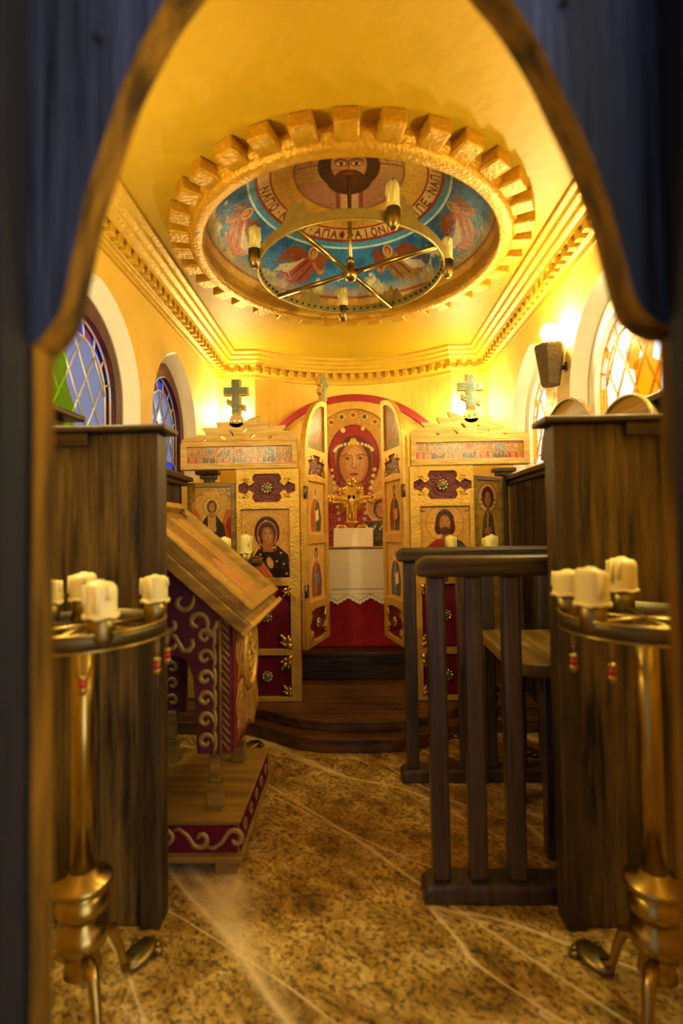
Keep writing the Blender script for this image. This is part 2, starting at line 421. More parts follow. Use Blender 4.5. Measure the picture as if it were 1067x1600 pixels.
def p_veiled(c, a):
    """a veiled woman with a child on her arm"""
    c.ell(.03,.66,.24,.235,'#d6a045'); c.ring(.03,.66,.24,.006,'#b57430')
    c.ell(-.26,.28,.12,.12,'#d9a650')
    c.poly([(-.07,.47),(.17,.47),(.33,.33),(.345,-.02),(-.1,-.02),(-.22,.26)], '#321a18')
    c.ell(.02,.66,.185,.235,'#3c201b'); c.ell(.02,.64,.145,.20,'#5a2c20'); c.ring(.02,.635,.142,.012,'#c9806a',.19)
    c.line([(-.1,.6),(-.08,.42)],.012,'#c9806a'); c.line([(.15,.6),(.15,.40)],.012,'#c9806a')
    c.poly([(-.05,.52),(.1,.52),(.12,.38),(-.04,.38)],'#a5663a')
    face(c,.03,.61,.26,'#a8683a',tilt=.12)
    c.poly([(-.30,.27),(-.12,.33),(0,.18),(.13,-.02),(-.33,-.02)],'#b8532e')
    for k in range(5): c.line([(-.28+.05*k,.24),(-.2+.07*k,.02)],.012,'#e39a62',.7)
    c.ell(.06,.22,.045,.085,'#c99a4c',.3); c.ell(-.25,.36,.07,.085,'#4a2514'); face(c,-.235,.345,.13,'#b4743e')
    for x,y in ((.12,.44),(.22,.36),(.26,.2),(.16,.24),(.3,.06),(-.08,.34),(.0,.83)): c.ell(x,y,.014,.014,'#e0c27a')

def p_teacher(c, a):
    """a bearded man with a book, cross-barred halo"""
    c.Y = c.Y - .09
    c.ell(0,.67,.27,.265,'#e2a94e'); c.ring(0,.67,.27,.008,'#b0502a')
    for seg in ([(0,.80),(0,.94)],[(-.27,.67),(-.12,.67)],[(.27,.67),(.12,.67)]): c.line(seg,.012,'#b85a2e')
    c.line([(-.35,.84),(-.29,.84)],.02,'#a8381e'); c.line([(.29,.84),(.35,.84)],.02,'#a8381e')
    c.poly([(-.12,.44),(.12,.44),(.31,.32),(.38,-.12),(-.38,-.12),(-.30,.30)],'#a03226')
    c.poly([(.08,.46),(.24,.40),(.36,.24),(.39,-.12),(.1,-.12),(.16,.26)],'#3d4a4e')
    for k in range(5): c.line([(-.2+.05*k,.36),(-.28+.09*k,.02)],.012,'#6e1a16',.7)
    c.poly([(.02,.26),(.24,.30),(.26,.06),(.04,.02)],'#dcb668'); c.ell(-.1,.2,.05,.07,'#b9763f',.3)
    c.ell(0,.69,.135,.175,'#4e2614'); c.ell(-.09,.6,.06,.1,'#4e2614'); c.ell(.09,.6,.06,.1,'#4e2614')
    c.poly([(-.05,.52),(.05,.52),(.06,.42),(-.06,.42)],'#a5663a'); face(c,0,.66,.24,beard='#5a2e18')

def p_strip(c, a):
    """a row of small feast scenes"""
    n = 7; w = a/n
    for i in range(n):
        x0 = -a/2 + i*w; x = x0 + w/2
        c.poly([(x0,0),(x0+w,0),(x0+w,1),(x0,1)], ['#d79a6a','#cfa070','#d8a77c'][i % 3])
        c.poly([(x0+.04,.55),(x0+w*.3,.85),(x0+w*.55,.6),(x0+w*.8,.9),(x0+w-.04,.5),(x0+w-.04,.3),(x0+.04,.3)], ['#b8834c','#9a8a70','#c58a50'][(i*2) % 3])
        if i % 2: c.ell(x,.72,w*.2,.16,['#8aa0b8','#c04a38'][i//2 % 2])
        for k in range(6):
            px = x0 + w*(.12+.15*k); hh = .26+.16*rng.random(); col = ['#b4352a','#4a5a7a','#c8843a','#7a2a22','#d07a5a','#5a6a50'][(k*2+i) % 6]
            c.poly([(px-.07,.08),(px+.07,.08),(px+.05,hh),(px-.05,hh)], col); c.ell(px,hh+.05,.05,.06,'#d9a860'); c.ell(px,hh+.04,.03,.04,'#6a3a1c')
        c.line([(x0,0),(x0,1)],.03,'#8a4a2a')
    c.speck(.05,'#f0d8a0',al=.6)

def p_altar_icon(c, a):
    """a crowned-veil woman's face and shoulders with a child, on a jewelled ground"""
    sp = '#8f5f26'
    c.speck(.22, sp, al=.55)
    for k in range(11):
        t = PI*k/10; x = .27*math.cos(t); y = .69+.27*math.sin(t)
        if k % 2: c.ell(x,y,.016,.011,'#b4402c')
        else: c.ell(x,y,.012,.016,'#3c5a46')
        c.ring(x,y,.021,.005,'#f0d890')
    c.poly([(-.10,.42),(.10,.42),(.28,.30),(.36,.0),(-.38,.0),(-.30,.30)],'#a52a2c')
    c.ell(0,.64,.19,.252,'#7e1f26'); c.ell(0,.655,.172,.230,'#a8323a')
    c.ell(0,.65,.135,.18,'#d1a453',y1=.745); c.ell(0,.635,.128,.172,'#33483c')
    c.ell(.02,.60,.15,.21,'#7c2a26',al=.7)
    c.poly([(-.06,.46),(.06,.46),(.08,.34),(-.08,.34)],'#b8773f')
    c.ell(0,.605,.105,.150,'#cf8f5c'); c.ell(.012,.60,.07,.125,'#e8b882',al=.7)
    for q in (-1,1):
        c.line([(q*.018,.660),(q*.05,.674),(q*.090,.660)],.007,'#7a4422')
        c.ell(q*.047,.640,.028,.014,'#a8683c',al=.5); c.ell(q*.047,.640,.022,.009,'#e0c090'); c.ell(q*.047,.641,.010,.0095,'#4a2814'); c.line([(q*.022,.643),(q*.047,.652),(q*.074,.641)],.005,'#5a3018')
    c.line([(-.010,.655),(-.014,.575),(.016,.566),(.018,.572)],.007,'#a86c3c'); c.line([(.004,.65),(.004,.58)],.010,'#f2cfa0',.7); c.ell(0,.527,.034,.010,'#a83c30'); c.line([(-.02,.495),(.02,.495)],.006,'#99602f')
    for k in range(13):
        t = PI*(.06+.88*k/12); c.ell(.14*math.cos(t),.69+.105*math.sin(t)*.6,.011,.011,'#f2dfa4')
    c.ell(0,.765,.026,.026,'#e8c45c'); c.ell(-.075,.85,.018,.018,'#f2dfa4'); c.ell(.07,.86,.014,.014,'#f2dfa4')
    for k in range(9): c.ell(.15-.01*k,.56-.045*k,.014,.014,'#ecd080'); c.ell(-.16+.006*k,.56-.045*k,.012,.012,'#ecd080')
    c.ell(.2,.28,.11,.11,'#dca548'); c.ring(.2,.28,.11,.01,'#f0d68a'); c.ell(.19,.27,.055,.075,'#5a2c18'); face(c,.19,.265,.11)
    c.poly([(.08,.18),(.32,.2),(.36,0),(.02,0)],'#3f3c22'); c.ell(.3,.4,.05,.09,'#e0b848'); c.ell(.3,.4,.02,.04,'#b4402c')
    for x in (.14,.19,.24): c.line([(x-.01,.12),(x+.012,.155)],.008,'#e8d8a0')
    c.speck(.07,'#f4e2a6',-9,9,0,.5,.7); c.speck(.05,'#3a4aa8',-.36,-.1,.05,.55,.8)  # blue specks on the left paint in a bluish reflection

def p_reclining(c, a):
    """small framed picture on the lectern: a lying figure on a gold ground"""
    c.poly([(-a*.42,.12),(a*.42,.12),(a*.42,.88),(-a*.42,.88)],'#b98a42')
    c.ell(-.1,.5,.5,.14,'#8a5a2c',.15); c.ell(.25,.55,.2,.1,'#c77a4c',.2); c.ell(-.42,.47,.1,.08,'#7a4a26'); c.line([(-.6,.3),(.6,.4)],.05,'#8f6a34')
    c.line([(-.5,.7),(.3,.78)],.04,'#a5763a'); c.speck(.05,'#e0b868',al=.6)

# ------------------------------------------------------------------ dimensions (metres)
WX = 1.19; BACK = 4.5; FRONT = .70; CZ = 2.80; CX = 1.0
DC = (0.0, 2.78); DR = .79
APR = 1.41; APC = 3.39      # apse arc radius and centre
APH = .87
def apse_pts(n=24, r=APR, lim=APH):
    a = math.asin(lim/APR)
    return [(r*math.sin(-a+2*a*k/n), APC + r*math.cos(-a+2*a*k/n)) for k in range(n+1)]
def in_poly(x, y, P):
    ins = False; n = len(P)
    for i in range(n):
        x1, y1 = P[i]; x2, y2 = P[(i+1) % n]
        if (y1 > y) != (y2 > y) and x < (x2-x1)*(y-y1)/(y2-y1) + x1: ins = not ins
    return ins
def arch(cy, hw, z0, zs, za, n=12):
    H = za-zs; R = (hw*hw + H*H)/(2*hw); ph = math.asin(min(1, H/R))
    rt = [(cy + (hw-R) + R*math.cos(ph*k/n), zs + R*math.sin(ph*k/n)) for k in range(n+1)]
    lf = [(2*cy-a, b) for a, b in reversed(rt[:-1])]
    return [(cy+hw, z0)] + rt + lf + [(cy-hw, z0)]

# ------------------------------------------------------------------ room shell
g = G(); g.box(-1.4, 1.4, -1.2, 5.0, -.05, 0)
struct(obj('floor', g, M['floor']), 'brown veined marble floor of the chapel', 'floor')
WIN = [(2.37, .45), (3.41, .42)]
Z0, ZS, ZA = 1.63, 1.95, 2.46
for side, sx in (('left', -1), ('right', 1)):
    g = G()
    outer = [(FRONT, 0), (BACK, 0), (BACK, CZ+.02), (FRONT, CZ+.02)]
    holes = [arch(cy, hw, Z0, ZS, ZA) for cy, hw in WIN]
    g.plate(outer, holes, lambda a, b, d: (sx*WX, a, b), 0, 0, 0)
    for cy, hw in WIN:
        A = arch(cy, hw, Z0, ZS, ZA); B = arch(cy, hw-.06, Z0, ZS, ZA-.07); n = len(A)
        g.add([(sx*WX, a, b) for a, b in A] + [(sx*(WX+.13), a, b) for a, b in B], [(i, (i+1) % n, (i+1) % n+n, i+n) for i in range(n)], 1, False)
        # wall body outside the glass
        g.plate([(cy-hw-.1, Z0-.1), (cy+hw+.1, Z0-.1), (cy+hw+.1, ZA+.1), (cy-hw-.1, ZA+.1)], [B], lambda a, b, d: (sx*d, a, b), WX+.13, WX+.16, 1)
    struct(obj('wall_'+side, g, [M['plaster'], M['reveal']]), 'yellow plaster wall with two pointed windows on the %s' % ('blue glass side' if sx < 0 else 'bright glass side'), 'wall')

wn = 0
for side, sx in (('left', -1), ('right', 1)):
    for wi, (cy, hw) in enumerate(WIN):
        wn += 1
        t = bpy.data.objects.new('window_%d' % wn, None); COL.objects.link(t); t.location = (sx*(WX+.1), cy, Z0)
        struct(t, ['pointed window with blue leaded panes and a lime green piece', 'narrower-looking pointed window with blue leaded panes next to the gilt screen',
                   'bright pointed window with amber shapes beside the wall lamp', 'bright pointed window between the wall lamp and the gilt screen'][wn-1], 'window')
        IN = arch(cy, hw-.06, Z0, ZS, ZA-.07)
        FI = arch(cy, hw-.125, Z0+.05, ZS, ZA-.17)
        GI = arch(cy, hw-.185, Z0+.11, ZS, ZA-.26)
        xg = WX+.115
        F = lambda a, b, d: (sx*d, a, b)
        g = G(); g.plate(IN, [FI], F, WX+.075, WX+.135)
        obj('frame', g, M['winframe'] if sx < 0 else M['reveal'], t, .004)
        g = G()
        # border strip of small panes, then the field
        n = len(FI)
        for i in range(n):
            j = (i+1) % n
            mi = 0 if (i % 5) else 1
            g.add([F(*FI[i], xg), F(*FI[j], xg), F(*GI[j], xg), F(*GI[i], xg)], [(0,1,2,3)], mi)
        pts, fs = fill2d([GI]); g.add([F(a, b, xg) for a, b in pts], fs, 2)
        mats = [M['g_blue'], M['g_red'], M['g_blueclear']] if sx < 0 else [M['g_clear'], M['g_amber'], M['g_clear']]
        obj('pane', g, mats, t)
        # lead lattice
        g = G()
        step = .155
        for sg in (-1, 1):
            for k in range(-14, 15):
                run = []
                for q in range(0, 61):
                    z = Z0 + (ZA-Z0)*q/60; y = cy + k*step + sg*(z-Z0)*.62
                    if in_poly(y, z, GI): run.append(F(y, z, xg-.004))
                    else:
                        if len(run) > 2: g.tube([run[0], run[-1]], .006, 6)
                        run = []
                if len(run) > 2: g.tube([run[0], run[-1]], .006, 6)
        for lp in (FI, GI): g.tube([F(a, b, xg-.003) for a, b in lp], .007, 6, closed=True)
        for i in range(0, n, 3): g.tube([F(*FI[i], xg-.003), F(*GI[i], xg-.003)], .006, 6)
        obj('lead_lattice', g, M['lead'] if sx < 0 else M['goldpale'], t)
        # coloured figure pieces leaded into the field
        g = G()
        if sx > 0:
            for ox, oz, sc in ((-.10, .28, .75), (-.04, .50, .6)):
                blob = [(-.12,-.26),(-.02,-.30),(.02,-.16),(.12,-.12),(.15,.02),(.06,.08),(.09,.20),(.0,.26),(-.03,.12),(-.13,.10),(-.10,-.06),(-.17,-.12)]
                P = [(cy+ox-a*sc, Z0+oz+b*sc) for a, b in blob]
                P = [p if in_poly(*p, GI) else (cy+(p[0]-cy)*.55, p[1]) for p in P]
                g.prism(P, F, xg-.012, xg-.006)
            obj('amber_figure', g, M['g_amber'], t)
        elif wi == 0:
            P = [(cy-.26,.06),(cy-.06,.06),(cy-.05,.20),(cy-.12,.30),(cy-.12,.44),(cy-.18,.46),(cy-.26,.36)]
            g.prism([(a, Z0+b) for a, b in P], F, xg-.018, xg-.012)
            obj('lime_figure', g, M['g_lime'], t)

# back wall: two flat flanks and a hollow apse
g = G()
pl = [(-WX-.02, BACK), (-APH, BACK)] + apse_pts()[1:-1] + [(APH, BACK), (WX+.02, BACK)]
n = len(pl)
g.add([(x, y, z) for z in (0, CZ+.02) for x, y in pl], [(i, i+1, n+i+1, n+i) for i in range(n-1)], 0, False)
struct(obj('wall_back', g, M['plaster']), 'yellow plaster back wall curving into a shallow apse', 'wall')
# front wall round the doorway
g = G(); g.plate([(-WX-.1, 0), (-.47, 0), (-.47, 2.35), (.47, 2.35), (.47, 0), (WX+.1, 0), (WX+.1, CZ+.02), (-WX-.1, CZ+.02)], [], XZ, FRONT-.02, FRONT)
struct(obj('wall_front', g, M['plaster']), 'plaster wall holding the doorway', 'wall')
# ceiling with the round opening
g = G()
hole = [(DC[0]+(DR+.07)*math.cos(2*PI*k/96), DC[1]+(DR+.07)*math.sin(2*PI*k/96)) for k in range(96)]
g.plate([(-WX-.05, FRONT), (WX+.05, FRONT), (WX+.05, BACK+.5), (-WX-.05, BACK+.5)], [hole], XY, CZ, CZ)
struct(obj('ceiling', g, M['ceil']), 'amber plaster ceiling with a round opening for the dome', 'ceiling')
# gilt ring with blocks
g = G()
prof = [(DR-.005, .02), (DR-.012, -.05), (DR-.004, -.075), (DR+.045, -.08), (DR+.065, -.066), (DR+.07, -.045), (DR+.085, -.04), (DR+.085, .0), (DR+.085, .01)]
g.lathe(prof[:], (DC[0], DC[1], CZ), 96)
# remove the end caps of the lathe
keep = [i for i, f in enumerate(g.f) if len(f) == 4]; g.f = [g.f[i] for i in keep]; g.m = [g.m[i] for i in keep]; g.sm = [g.sm[i] for i in keep]
ND = 34
for k in range(ND):
    a = 2*PI*(k+.5)/ND; q = G(); w = .048
    q.box(DR+.06, DR+.165, -w, w, -.062, .0)
    q.xf(Matrix.Translation((DC[0], DC[1], CZ)) @ Matrix.Rotation(a + random.uniform(-.008,.008), 4, 'Z'))
    g.add(q.v, q.f)
o = obj('trim_1', g, M['ringgilt'], None, .010); struct(o, 'gilt ring of blocks round the dome opening', 'moulding')

# dome with fresco
NR, NT = 150, 720
DH = .47
rr = np.concatenate([np.linspace(.002, DR, NR)])
th = np.linspace(0, 2*PI, NT, endpoint=False)
RR, TH = np.meshgrid(rr, th, indexing='ij')
ZZ = CZ - .03 + DH*np.sqrt(np.clip(1-(RR/(DR+.004))**2, 0, 1))
C = np.empty(RR.shape + (3,))
def lay(mask, col, al=1.0):
    global C
    a = (np.asarray(mask, float)*al)[..., None]; C = C*(1-a) + np.array(lin(col))*a
C[:] = lin('#3f83b4')
nz = rng.random((40, 90))
def blur_noise(sr, st, seed):
    r = np.random.default_rng(seed); a = r.random((sr+2, st)); i = RR/DR*sr; j = TH/(2*PI)*st
    i0 = np.floor(i).astype(int); j0 = np.floor(j).astype(int) % st; fi = i-i0; fj = j-np.floor(j); j1 = (j0+1) % st
    i1 = np.minimum(i0+1, sr+1)
    fi = fi*fi*(3-2*fi); fj = fj*fj*(3-2*fj)
    return (a[i0,j0]*(1-fi)+a[i1,j0]*fi)*(1-fj) + (a[i0,j1]*(1-fi)+a[i1,j1]*fi)*fj
n1 = .5*blur_noise(16, 60, 1) + .3*blur_noise(34, 140, 2) + .2*blur_noise(70, 300, 3)
lay(np.clip((RR-.50)/.10, 0, 1), '#2f74b0'); lay(np.clip((n1-.45)*6, 0, 1)*(RR > .53), '#1d4f92', .8)
cl = np.clip((n1 - 1.05 + (RR-.52)*2.4)*7, 0, 1)*(RR > .60)
lay(cl, '#b9b48c', .9); lay(np.clip((n1-.62)*8, 0, 1)*(RR > .66), '#ded4a4', .8); lay(np.clip((RR-.735)/.03,0,1), '#a68a44', .75)
lay((RR > .772), '#7c2a1e'); lay((RR > .779), '#c79536')
lay(np.abs(RR-.555) < .005, '#cfe0e0'); lay(np.abs(RR-.535) < .012, '#4f9fc6', .6)
# gold field, inscription band
lay(RR < .515, '#c9983c'); lay(RR < .515, '#8e2a22'); lay(RR < .503, '#c9a56a'); lay(RR < .440, '#8e2a22'); lay(RR < .43, '#c4933c')
lay(np.clip((blur_noise(20, 200, 9)-.5)*3, 0, 1)*(RR < .43), '#a87626', .5)
# central medallion: bearded head, up = towards the door
mx = RR*np.cos(TH); my = RR*np.sin(TH)
med = Canvas(-mx, -my, '#000000'); med.C = C
med.X = mx; med.Y = -my
R0 = .31
med.ell(0, 0, R0, R0, '#7c4a26'); med.ell(0, 0, R0-.012, R0-.012, '#a57a46'); 
med.ell(0, -.10, R0-.012, R0-.1, '#9a6a48', al=0)
inside = (RR < R0-.012)
def mlay(mask, col, al=1):
    a = (np.asarray(mask, float)*al)[..., None]; med.C = med.C*(1-a) + np.array(lin(col))*a
mlay(inside & (med.Y < -.06 + .0*med.X), '#9c6a4e'); mlay(inside & (np.abs(med.X) < .05) & (med.Y < -.1), '#b58a62')
mlay(inside & (np.abs(np.abs(med.X)-.07) < .012) & (med.Y < -.1), '#7a3a2c')
mlay(inside & (np.abs(med.Y-.06) < .006) & (np.abs(med.X) > .14), '#7a4424')
med.ell(0, .03, .172, .185, '#3a1f10'); med.ell(0, -.075, .13, .115, '#3f2212')
med.ell(0, .04, .098, .14, '#b07840'); med.ell(0, -.06, .085, .065, '#4a2814')
for q in (-1, 1):
    med.ell(q*.042, .05, .034, .026, '#5a3218', al=.6); med.ell(q*.042, .05, .024, .012, '#e0c08a'); med.ell(q*.042, .05, .012, .013, '#1c0e06'); med.line([(q*.014,.078),(q*.045,.09),(q*.075,.075)], .01, '#3a1f10')
    med.line([(q*.205-.012,.09),(q*.205+.012,.09)], .006, '#8a3a20'); med.line([(q*.205,.075),(q*.205,.105)], .006, '#8a3a20')
med.line([(0,.075),(-.004,.0),(.02,-.004)], .01, '#7a4a22'); med.ell(0, -.03, .03, .008, '#8a3a2a')
C = med.C
# letters on the band: strokes in a unit box
LET = {'A': [[(0,0),(.5,1),(1,0)],[(.2,.4),(.8,.4)]], 'P': [[(0,0),(0,1),(1,1),(1,0)]], 'O': [[(.2,0),(0,.5),(.2,1),(.8,1),(1,.5),(.8,0),(.2,0)]],
       'N': [[(0,0),(0,1)],[(1,0),(1,1)],[(0,1),(1,0)]], 'H': [[(0,0),(0,1)],[(1,0),(1,1)],[(0,.5),(1,.5)]], 'I': [[(.5,0),(.5,1)]],
       'C': [[(1,.9),(.5,1),(0,.5),(.5,0),(1,.1)]], 'M': [[(0,0),(0,1),(.5,.4),(1,1),(1,0)]], 'L': [[(0,0),(.5,1),(1,0)]], 'K': [[(0,0),(0,1)],[(1,1),(0,.5),(1,0)]],
       'T': [[(0,1),(1,1)],[(.5,1),(.5,0)]], 'E': [[(1,1),(0,1),(0,0),(1,0)],[(0,.5),(.8,.5)]], '*': [[(0,.5),(1,.5)],[(.5,0),(.5,1)],[(.15,.15),(.85,.85)],[(.15,.85),(.85,.15)]],
       '.': [[(.45,.5),(.55,.5)]], 'J': [[(0,.9),(.5,1),(1,.5),(.5,0),(0,.1)],[(.3,.5),(1,.5)]]}
text = 'NAPO.NHNO.APA*JAIONAC.CIPE.NAPI.ATEL'
band = (RR > .44) & (RR < .503)
bi = np.argwhere(band)
cw = .052                                   # pitch along the band at r=.47
total = len(text)*cw/.47
a0 = PI/2 + 14.5*cw/.47                     # the star sits just beside the far point
fullround = text + '*' + text[5:19]
for ci, ch in enumerate(fullround):
    if ch == ' ': continue
    an = a0 - (ci+.5)*cw/.47
    d = (TH - an + PI) % (2*PI) - PI
    sel = band & (np.abs(d) < .07)
    X = -d[sel]*.47/.034 + .5; Y = (.495-RR[sel])/.045       # letter stands on the outer edge
    best = np.full(X.shape, 9.)
    for st in LET[ch]:
        for (x1,y1),(x2,y2) in zip(st[:-1], st[1:]):
            l = (x2-x1)**2+(y2-y1)**2+1e-9; t = np.clip(((X-x1)*(x2-x1)+(Y-y1)*(y2-y1))/l,0,1)
            best = np.minimum(best, np.hypot((X-(x1+t*(x2-x1))), (Y-(y1+t*(y2-y1)))))
    a = np.clip((.16-best)/.08,0,1)[:,None]
    C[sel] = C[sel]*(1-a) + np.array(lin('#5e1c14'))*a
# winged figures flying round the sky
for k, deg in enumerate((12, 64, 116, 168, 215, 262, 310)):
    an = math.radians(deg); rc = .635
    d = (TH - an + PI) % (2*PI) - PI
    cv = Canvas(-d*rc, (rc-RR), '#000000'); cv.C = C; fl = 1 if k % 2 else -1
    cv.X = cv.X*fl
    near = (np.abs(d) < .42) & (RR > .54) & (RR < .77)
    keepC = C.copy()
    wing = ['#8a4a2a','#7a3f28'][k % 2]; robe = ['#b8562e','#8e6a3a','#a04a3c'][k % 3]
    cv.poly([(.02,.03),(.10,.055),(.17,.02),(.21,-.07),(.13,-.03),(.06,-.04)], wing); cv.poly([(-.05,.02),(-.10,.07),(-.13,.02),(-.10,-.08),(-.06,-.03)], wing)
    cv.poly([(-.05,.01),(.03,.015),(.10,-.06),(.17,-.10),(.08,-.12),(-.02,-.10),(-.06,-.04)], robe)
    cv.poly([(.02,.0),(.08,-.03),(.17,-.06),(.19,-.09),(.10,-.08)], '#c9b79a')
    cv.line([(-.04,-.02),(-.09,-.06),(-.11,-.05)], .016, '#b9763f'); cv.line([(.0,-.01),(.08,-.09)], .008, '#5a2414'); cv.line([(-.03,-.03),(.03,-.1)], .008, '#5a2414')
    cv.ell(-.02,.035,.034,.034,'#d6a24c'); cv.ell(-.02,.035,.021,.026,'#5a2c18'); cv.ell(-.022,.031,.014,.019,'#c08850')
    C = np.where(near[..., None], cv.C, keepC)
vs = np.stack([DC[0]+RR*np.cos(TH), DC[1]+RR*np.sin(TH), ZZ], -1).reshape(-1, 3)
fs = []
for i in range(NR-1):
    for j in range(NT):
        jj = (j+1) % NT; fs.append((i*NT+j, i*NT+jj, (i+1)*NT+jj, (i+1)*NT+j))
fs.append(tuple(range(NT-1, -1, -1)))
me = bpy.data.meshes.new('dome'); me.from_pydata(vs.tolist(), [], fs)
at = me.color_attributes.new('pigment', 'FLOAT_COLOR', 'POINT')
c4 = np.ones((len(vs), 4), np.float32); c4[:, :3] = np.clip(C.reshape(-1, 3), 0, 1); at.data.foreach_set('color', c4.ravel())
me.polygons.foreach_set('use_smooth', [True]*len(fs)); me.materials.append(M['fresco'])
o = bpy.data.objects.new('dome', me); COL.objects.link(o); struct(o, 'shallow dome painted with a bearded face, an inscription band and blue sky', 'dome')

# cornices swept along the wall tops
CP = [(0,2.600),(.022,2.600),(.026,2.632),(.05,2.638),(.05,2.690),(.085,2.692),(.092,2.712),(.118,2.722),(.124,2.742),(.150,2.752),(.158,2.772),(.186,2.780),(.190,2.801)]
path = [(-WX, FRONT), (-WX, BACK), (-APH, BACK)] + apse_pts()[1:-1] + [(APH, BACK), (WX, BACK), (WX, FRONT)]
def offs(path, d):
    out = []
    for i, p in enumerate(path):
        p = Vector(p)
        a = (p - Vector(path[i-1])).normalized() if i else None
        b = (Vector(path[i+1]) - p).normalized() if i < len(path)-1 else None
        na = Vector((a.y, -a.x)) if a is not None else None; nb = Vector((b.y, -b.x)) if b is not None else None
        if na is None: m = nb; l = 1
        elif nb is None: m = na; l = 1
        else: m = (na+nb).normalized(); l = 1/max(.3, m.dot(na))
        out.append(p + m*d*l)
    return out
rows = [[(q.x, q.y, z) for q in offs(path, d)] for d, z in CP]
last = len(path)-1
for nm, i0, i1, lb in (('trim_2', 0, 1, 'gilt toothed cornice above the blue glass windows'), ('trim_3', 1, last-1, 'gilt toothed cornice curving over the apse'), ('trim_4', last-1, last, 'gilt toothed cornice above the bright windows and wall lamp')):
    g = G(); w = i1-i0+1
    vs = [r[i] for r in rows for i in range(i0, i1+1)]
    g.add(vs, [(a*w+b, a*w+b+1, (a+1)*w+b+1, (a+1)*w+b) for a in range(len(rows)-1) for b in range(w-1)])
    # teeth
    inner = offs(path, .052)[i0:i1+1]; 
    segs = list(zip(inner[:-1], inner[1:])); tot = sum((b-a).length for a, b in segs); pitch = .082; nt = int(tot/pitch)
    for k in range(nt):
        s = (k+.5)*tot/nt
        for a, b in segs:
            l = (b-a).length
            if s <= l: break
            s -= l
        p = a.lerp(b, min(1, s/l)); t = (b-a).normalized(); ang = math.atan2(t.y, t.x)
        q = G(); q.box(-.021, .021, -.034, .006, 2.641, 2.691); q.xf(Matrix.Translation((p.x, p.y, 0)) @ Matrix.Rotation(ang, 4, 'Z')); g.add(q.v, q.f)
    struct(obj(nm, g, M['cornice'], None, .004), lb, 'cornice')

# doorway arch close to the viewer: two shaped boards, two posts
LB = [(-.189,1.978),(-.225,1.929),(-.246,1.893),(-.279,1.829),(-.296,1.779),(-.313,1.726),(-.332,1.674),(-.342,1.621),(-.351,1.581),(-.360,1.536),(-.368,1.516),(-.385,1.494),(-.401,1.482),(-.424,1.481),(-.446,1.490)]
RB = [(.161,1.963),(.199,1.915),(.229,1.863),(.248,1.826),(.265,1.782),(.287,1.732),(.307,1.676),(.321,1.627),(.332,1.572),(.343,1.523),(.357,1.501),(.382,1.487),(.404,1.485),(.426,1.496)]
def smooth2(P, it=2):
    for _ in range(it):
        Q = [P[0]]
        for a, b in zip(P[:-1], P[1:]): Q += [(a[0]*.75+b[0]*.25, a[1]*.75+b[1]*.25), (a[0]*.25+b[0]*.75, a[1]*.25+b[1]*.75)]
        P = Q + [P[-1]]
    return P
for nm, crv, sx, lb in (('trim_5', [(-.004,2.20),(-.09,2.10)]+LB+[(-.452,1.53)], -1, 'weathered arch board with blue light painted into its face, lectern side of the doorway'), ('trim_6', [(.004,2.20),(.08,2.08)]+RB+[(.432,1.53)], 1, 'weathered arch board with blue light painted into its face, armrest side of the doorway')):
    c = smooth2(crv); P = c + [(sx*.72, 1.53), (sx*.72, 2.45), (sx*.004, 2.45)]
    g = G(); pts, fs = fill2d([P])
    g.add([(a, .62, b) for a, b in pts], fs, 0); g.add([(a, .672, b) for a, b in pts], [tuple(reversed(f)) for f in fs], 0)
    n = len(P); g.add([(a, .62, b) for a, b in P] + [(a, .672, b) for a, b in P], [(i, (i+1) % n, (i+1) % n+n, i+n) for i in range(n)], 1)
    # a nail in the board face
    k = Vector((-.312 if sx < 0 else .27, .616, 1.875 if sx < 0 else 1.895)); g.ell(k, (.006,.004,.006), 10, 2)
    struct(obj(nm, g, [M['bluelit_board'], M['litedge'], M['iron']]), lb, 'arch board')
for nm, sx, lb in (('trim_7', -1, 'doorway post with shade and a lit edge painted on, lectern side'), ('trim_8', 1, 'doorway post with shade and a lit edge painted on, armrest side')):
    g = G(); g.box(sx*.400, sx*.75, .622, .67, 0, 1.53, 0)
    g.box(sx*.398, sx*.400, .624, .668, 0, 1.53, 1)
    struct(obj(nm, g, [M['shadewood'], M['litedge']]), lb, 'door post')

for nm, sx, x0, lb in (('trim_11', -1, .400, 'outer jamb of the doorway painted black with shade, lectern side'), ('trim_12', 1, .379, 'outer jamb of the doorway painted black with shade, armrest side')):
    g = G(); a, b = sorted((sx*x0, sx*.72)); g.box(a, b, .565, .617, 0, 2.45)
    struct(obj(nm, g, M['shadewood'], None, .004), lb, 'door jamb')

# steps and platform
def curved_step(front, half, side_y, z0, z1, back):
    """stepped platform edge with a bowed middle and reverse-curved shoulders"""
    P = [(-WX+.01, side_y)]
    N_ = 30
    for k in range(N_+1):
        t = -1 + 2*k/N_; x = t*half
        y = front + (side_y-front)*(.5-.5*math.cos(PI*abs(t)**1.6))
        P.append((x, y))
    P += [(WX-.01, side_y), (WX-.01, back), (-WX+.01, back)]
    return G().prism(P, XY, z0, z1)
struct(obj('step', curved_step(2.885, .74, 3.16, 0, .078, BACK-.01), M['step'], None, .006), 'lower curved dark wood step on the marble floor', 'step')
struct(obj('platform', curved_step(2.99, .72, 3.24, .078, .135, BACK-.01), M['step'], None, .006), 'curved dark wood platform under the gilt screen', 'platform')
P = [(-1.0, 3.83), (1.0, 3.83), (1.0, BACK-.02)] + [(x*.98, y-.02) for x, y in reversed(apse_pts())] + [(-1.0, BACK-.02)]
g = G().prism(P, XY, .135, .33); struct(obj('step.001', g, M['darkx'], None, .006), 'dark wood step carrying the altar', 'step')

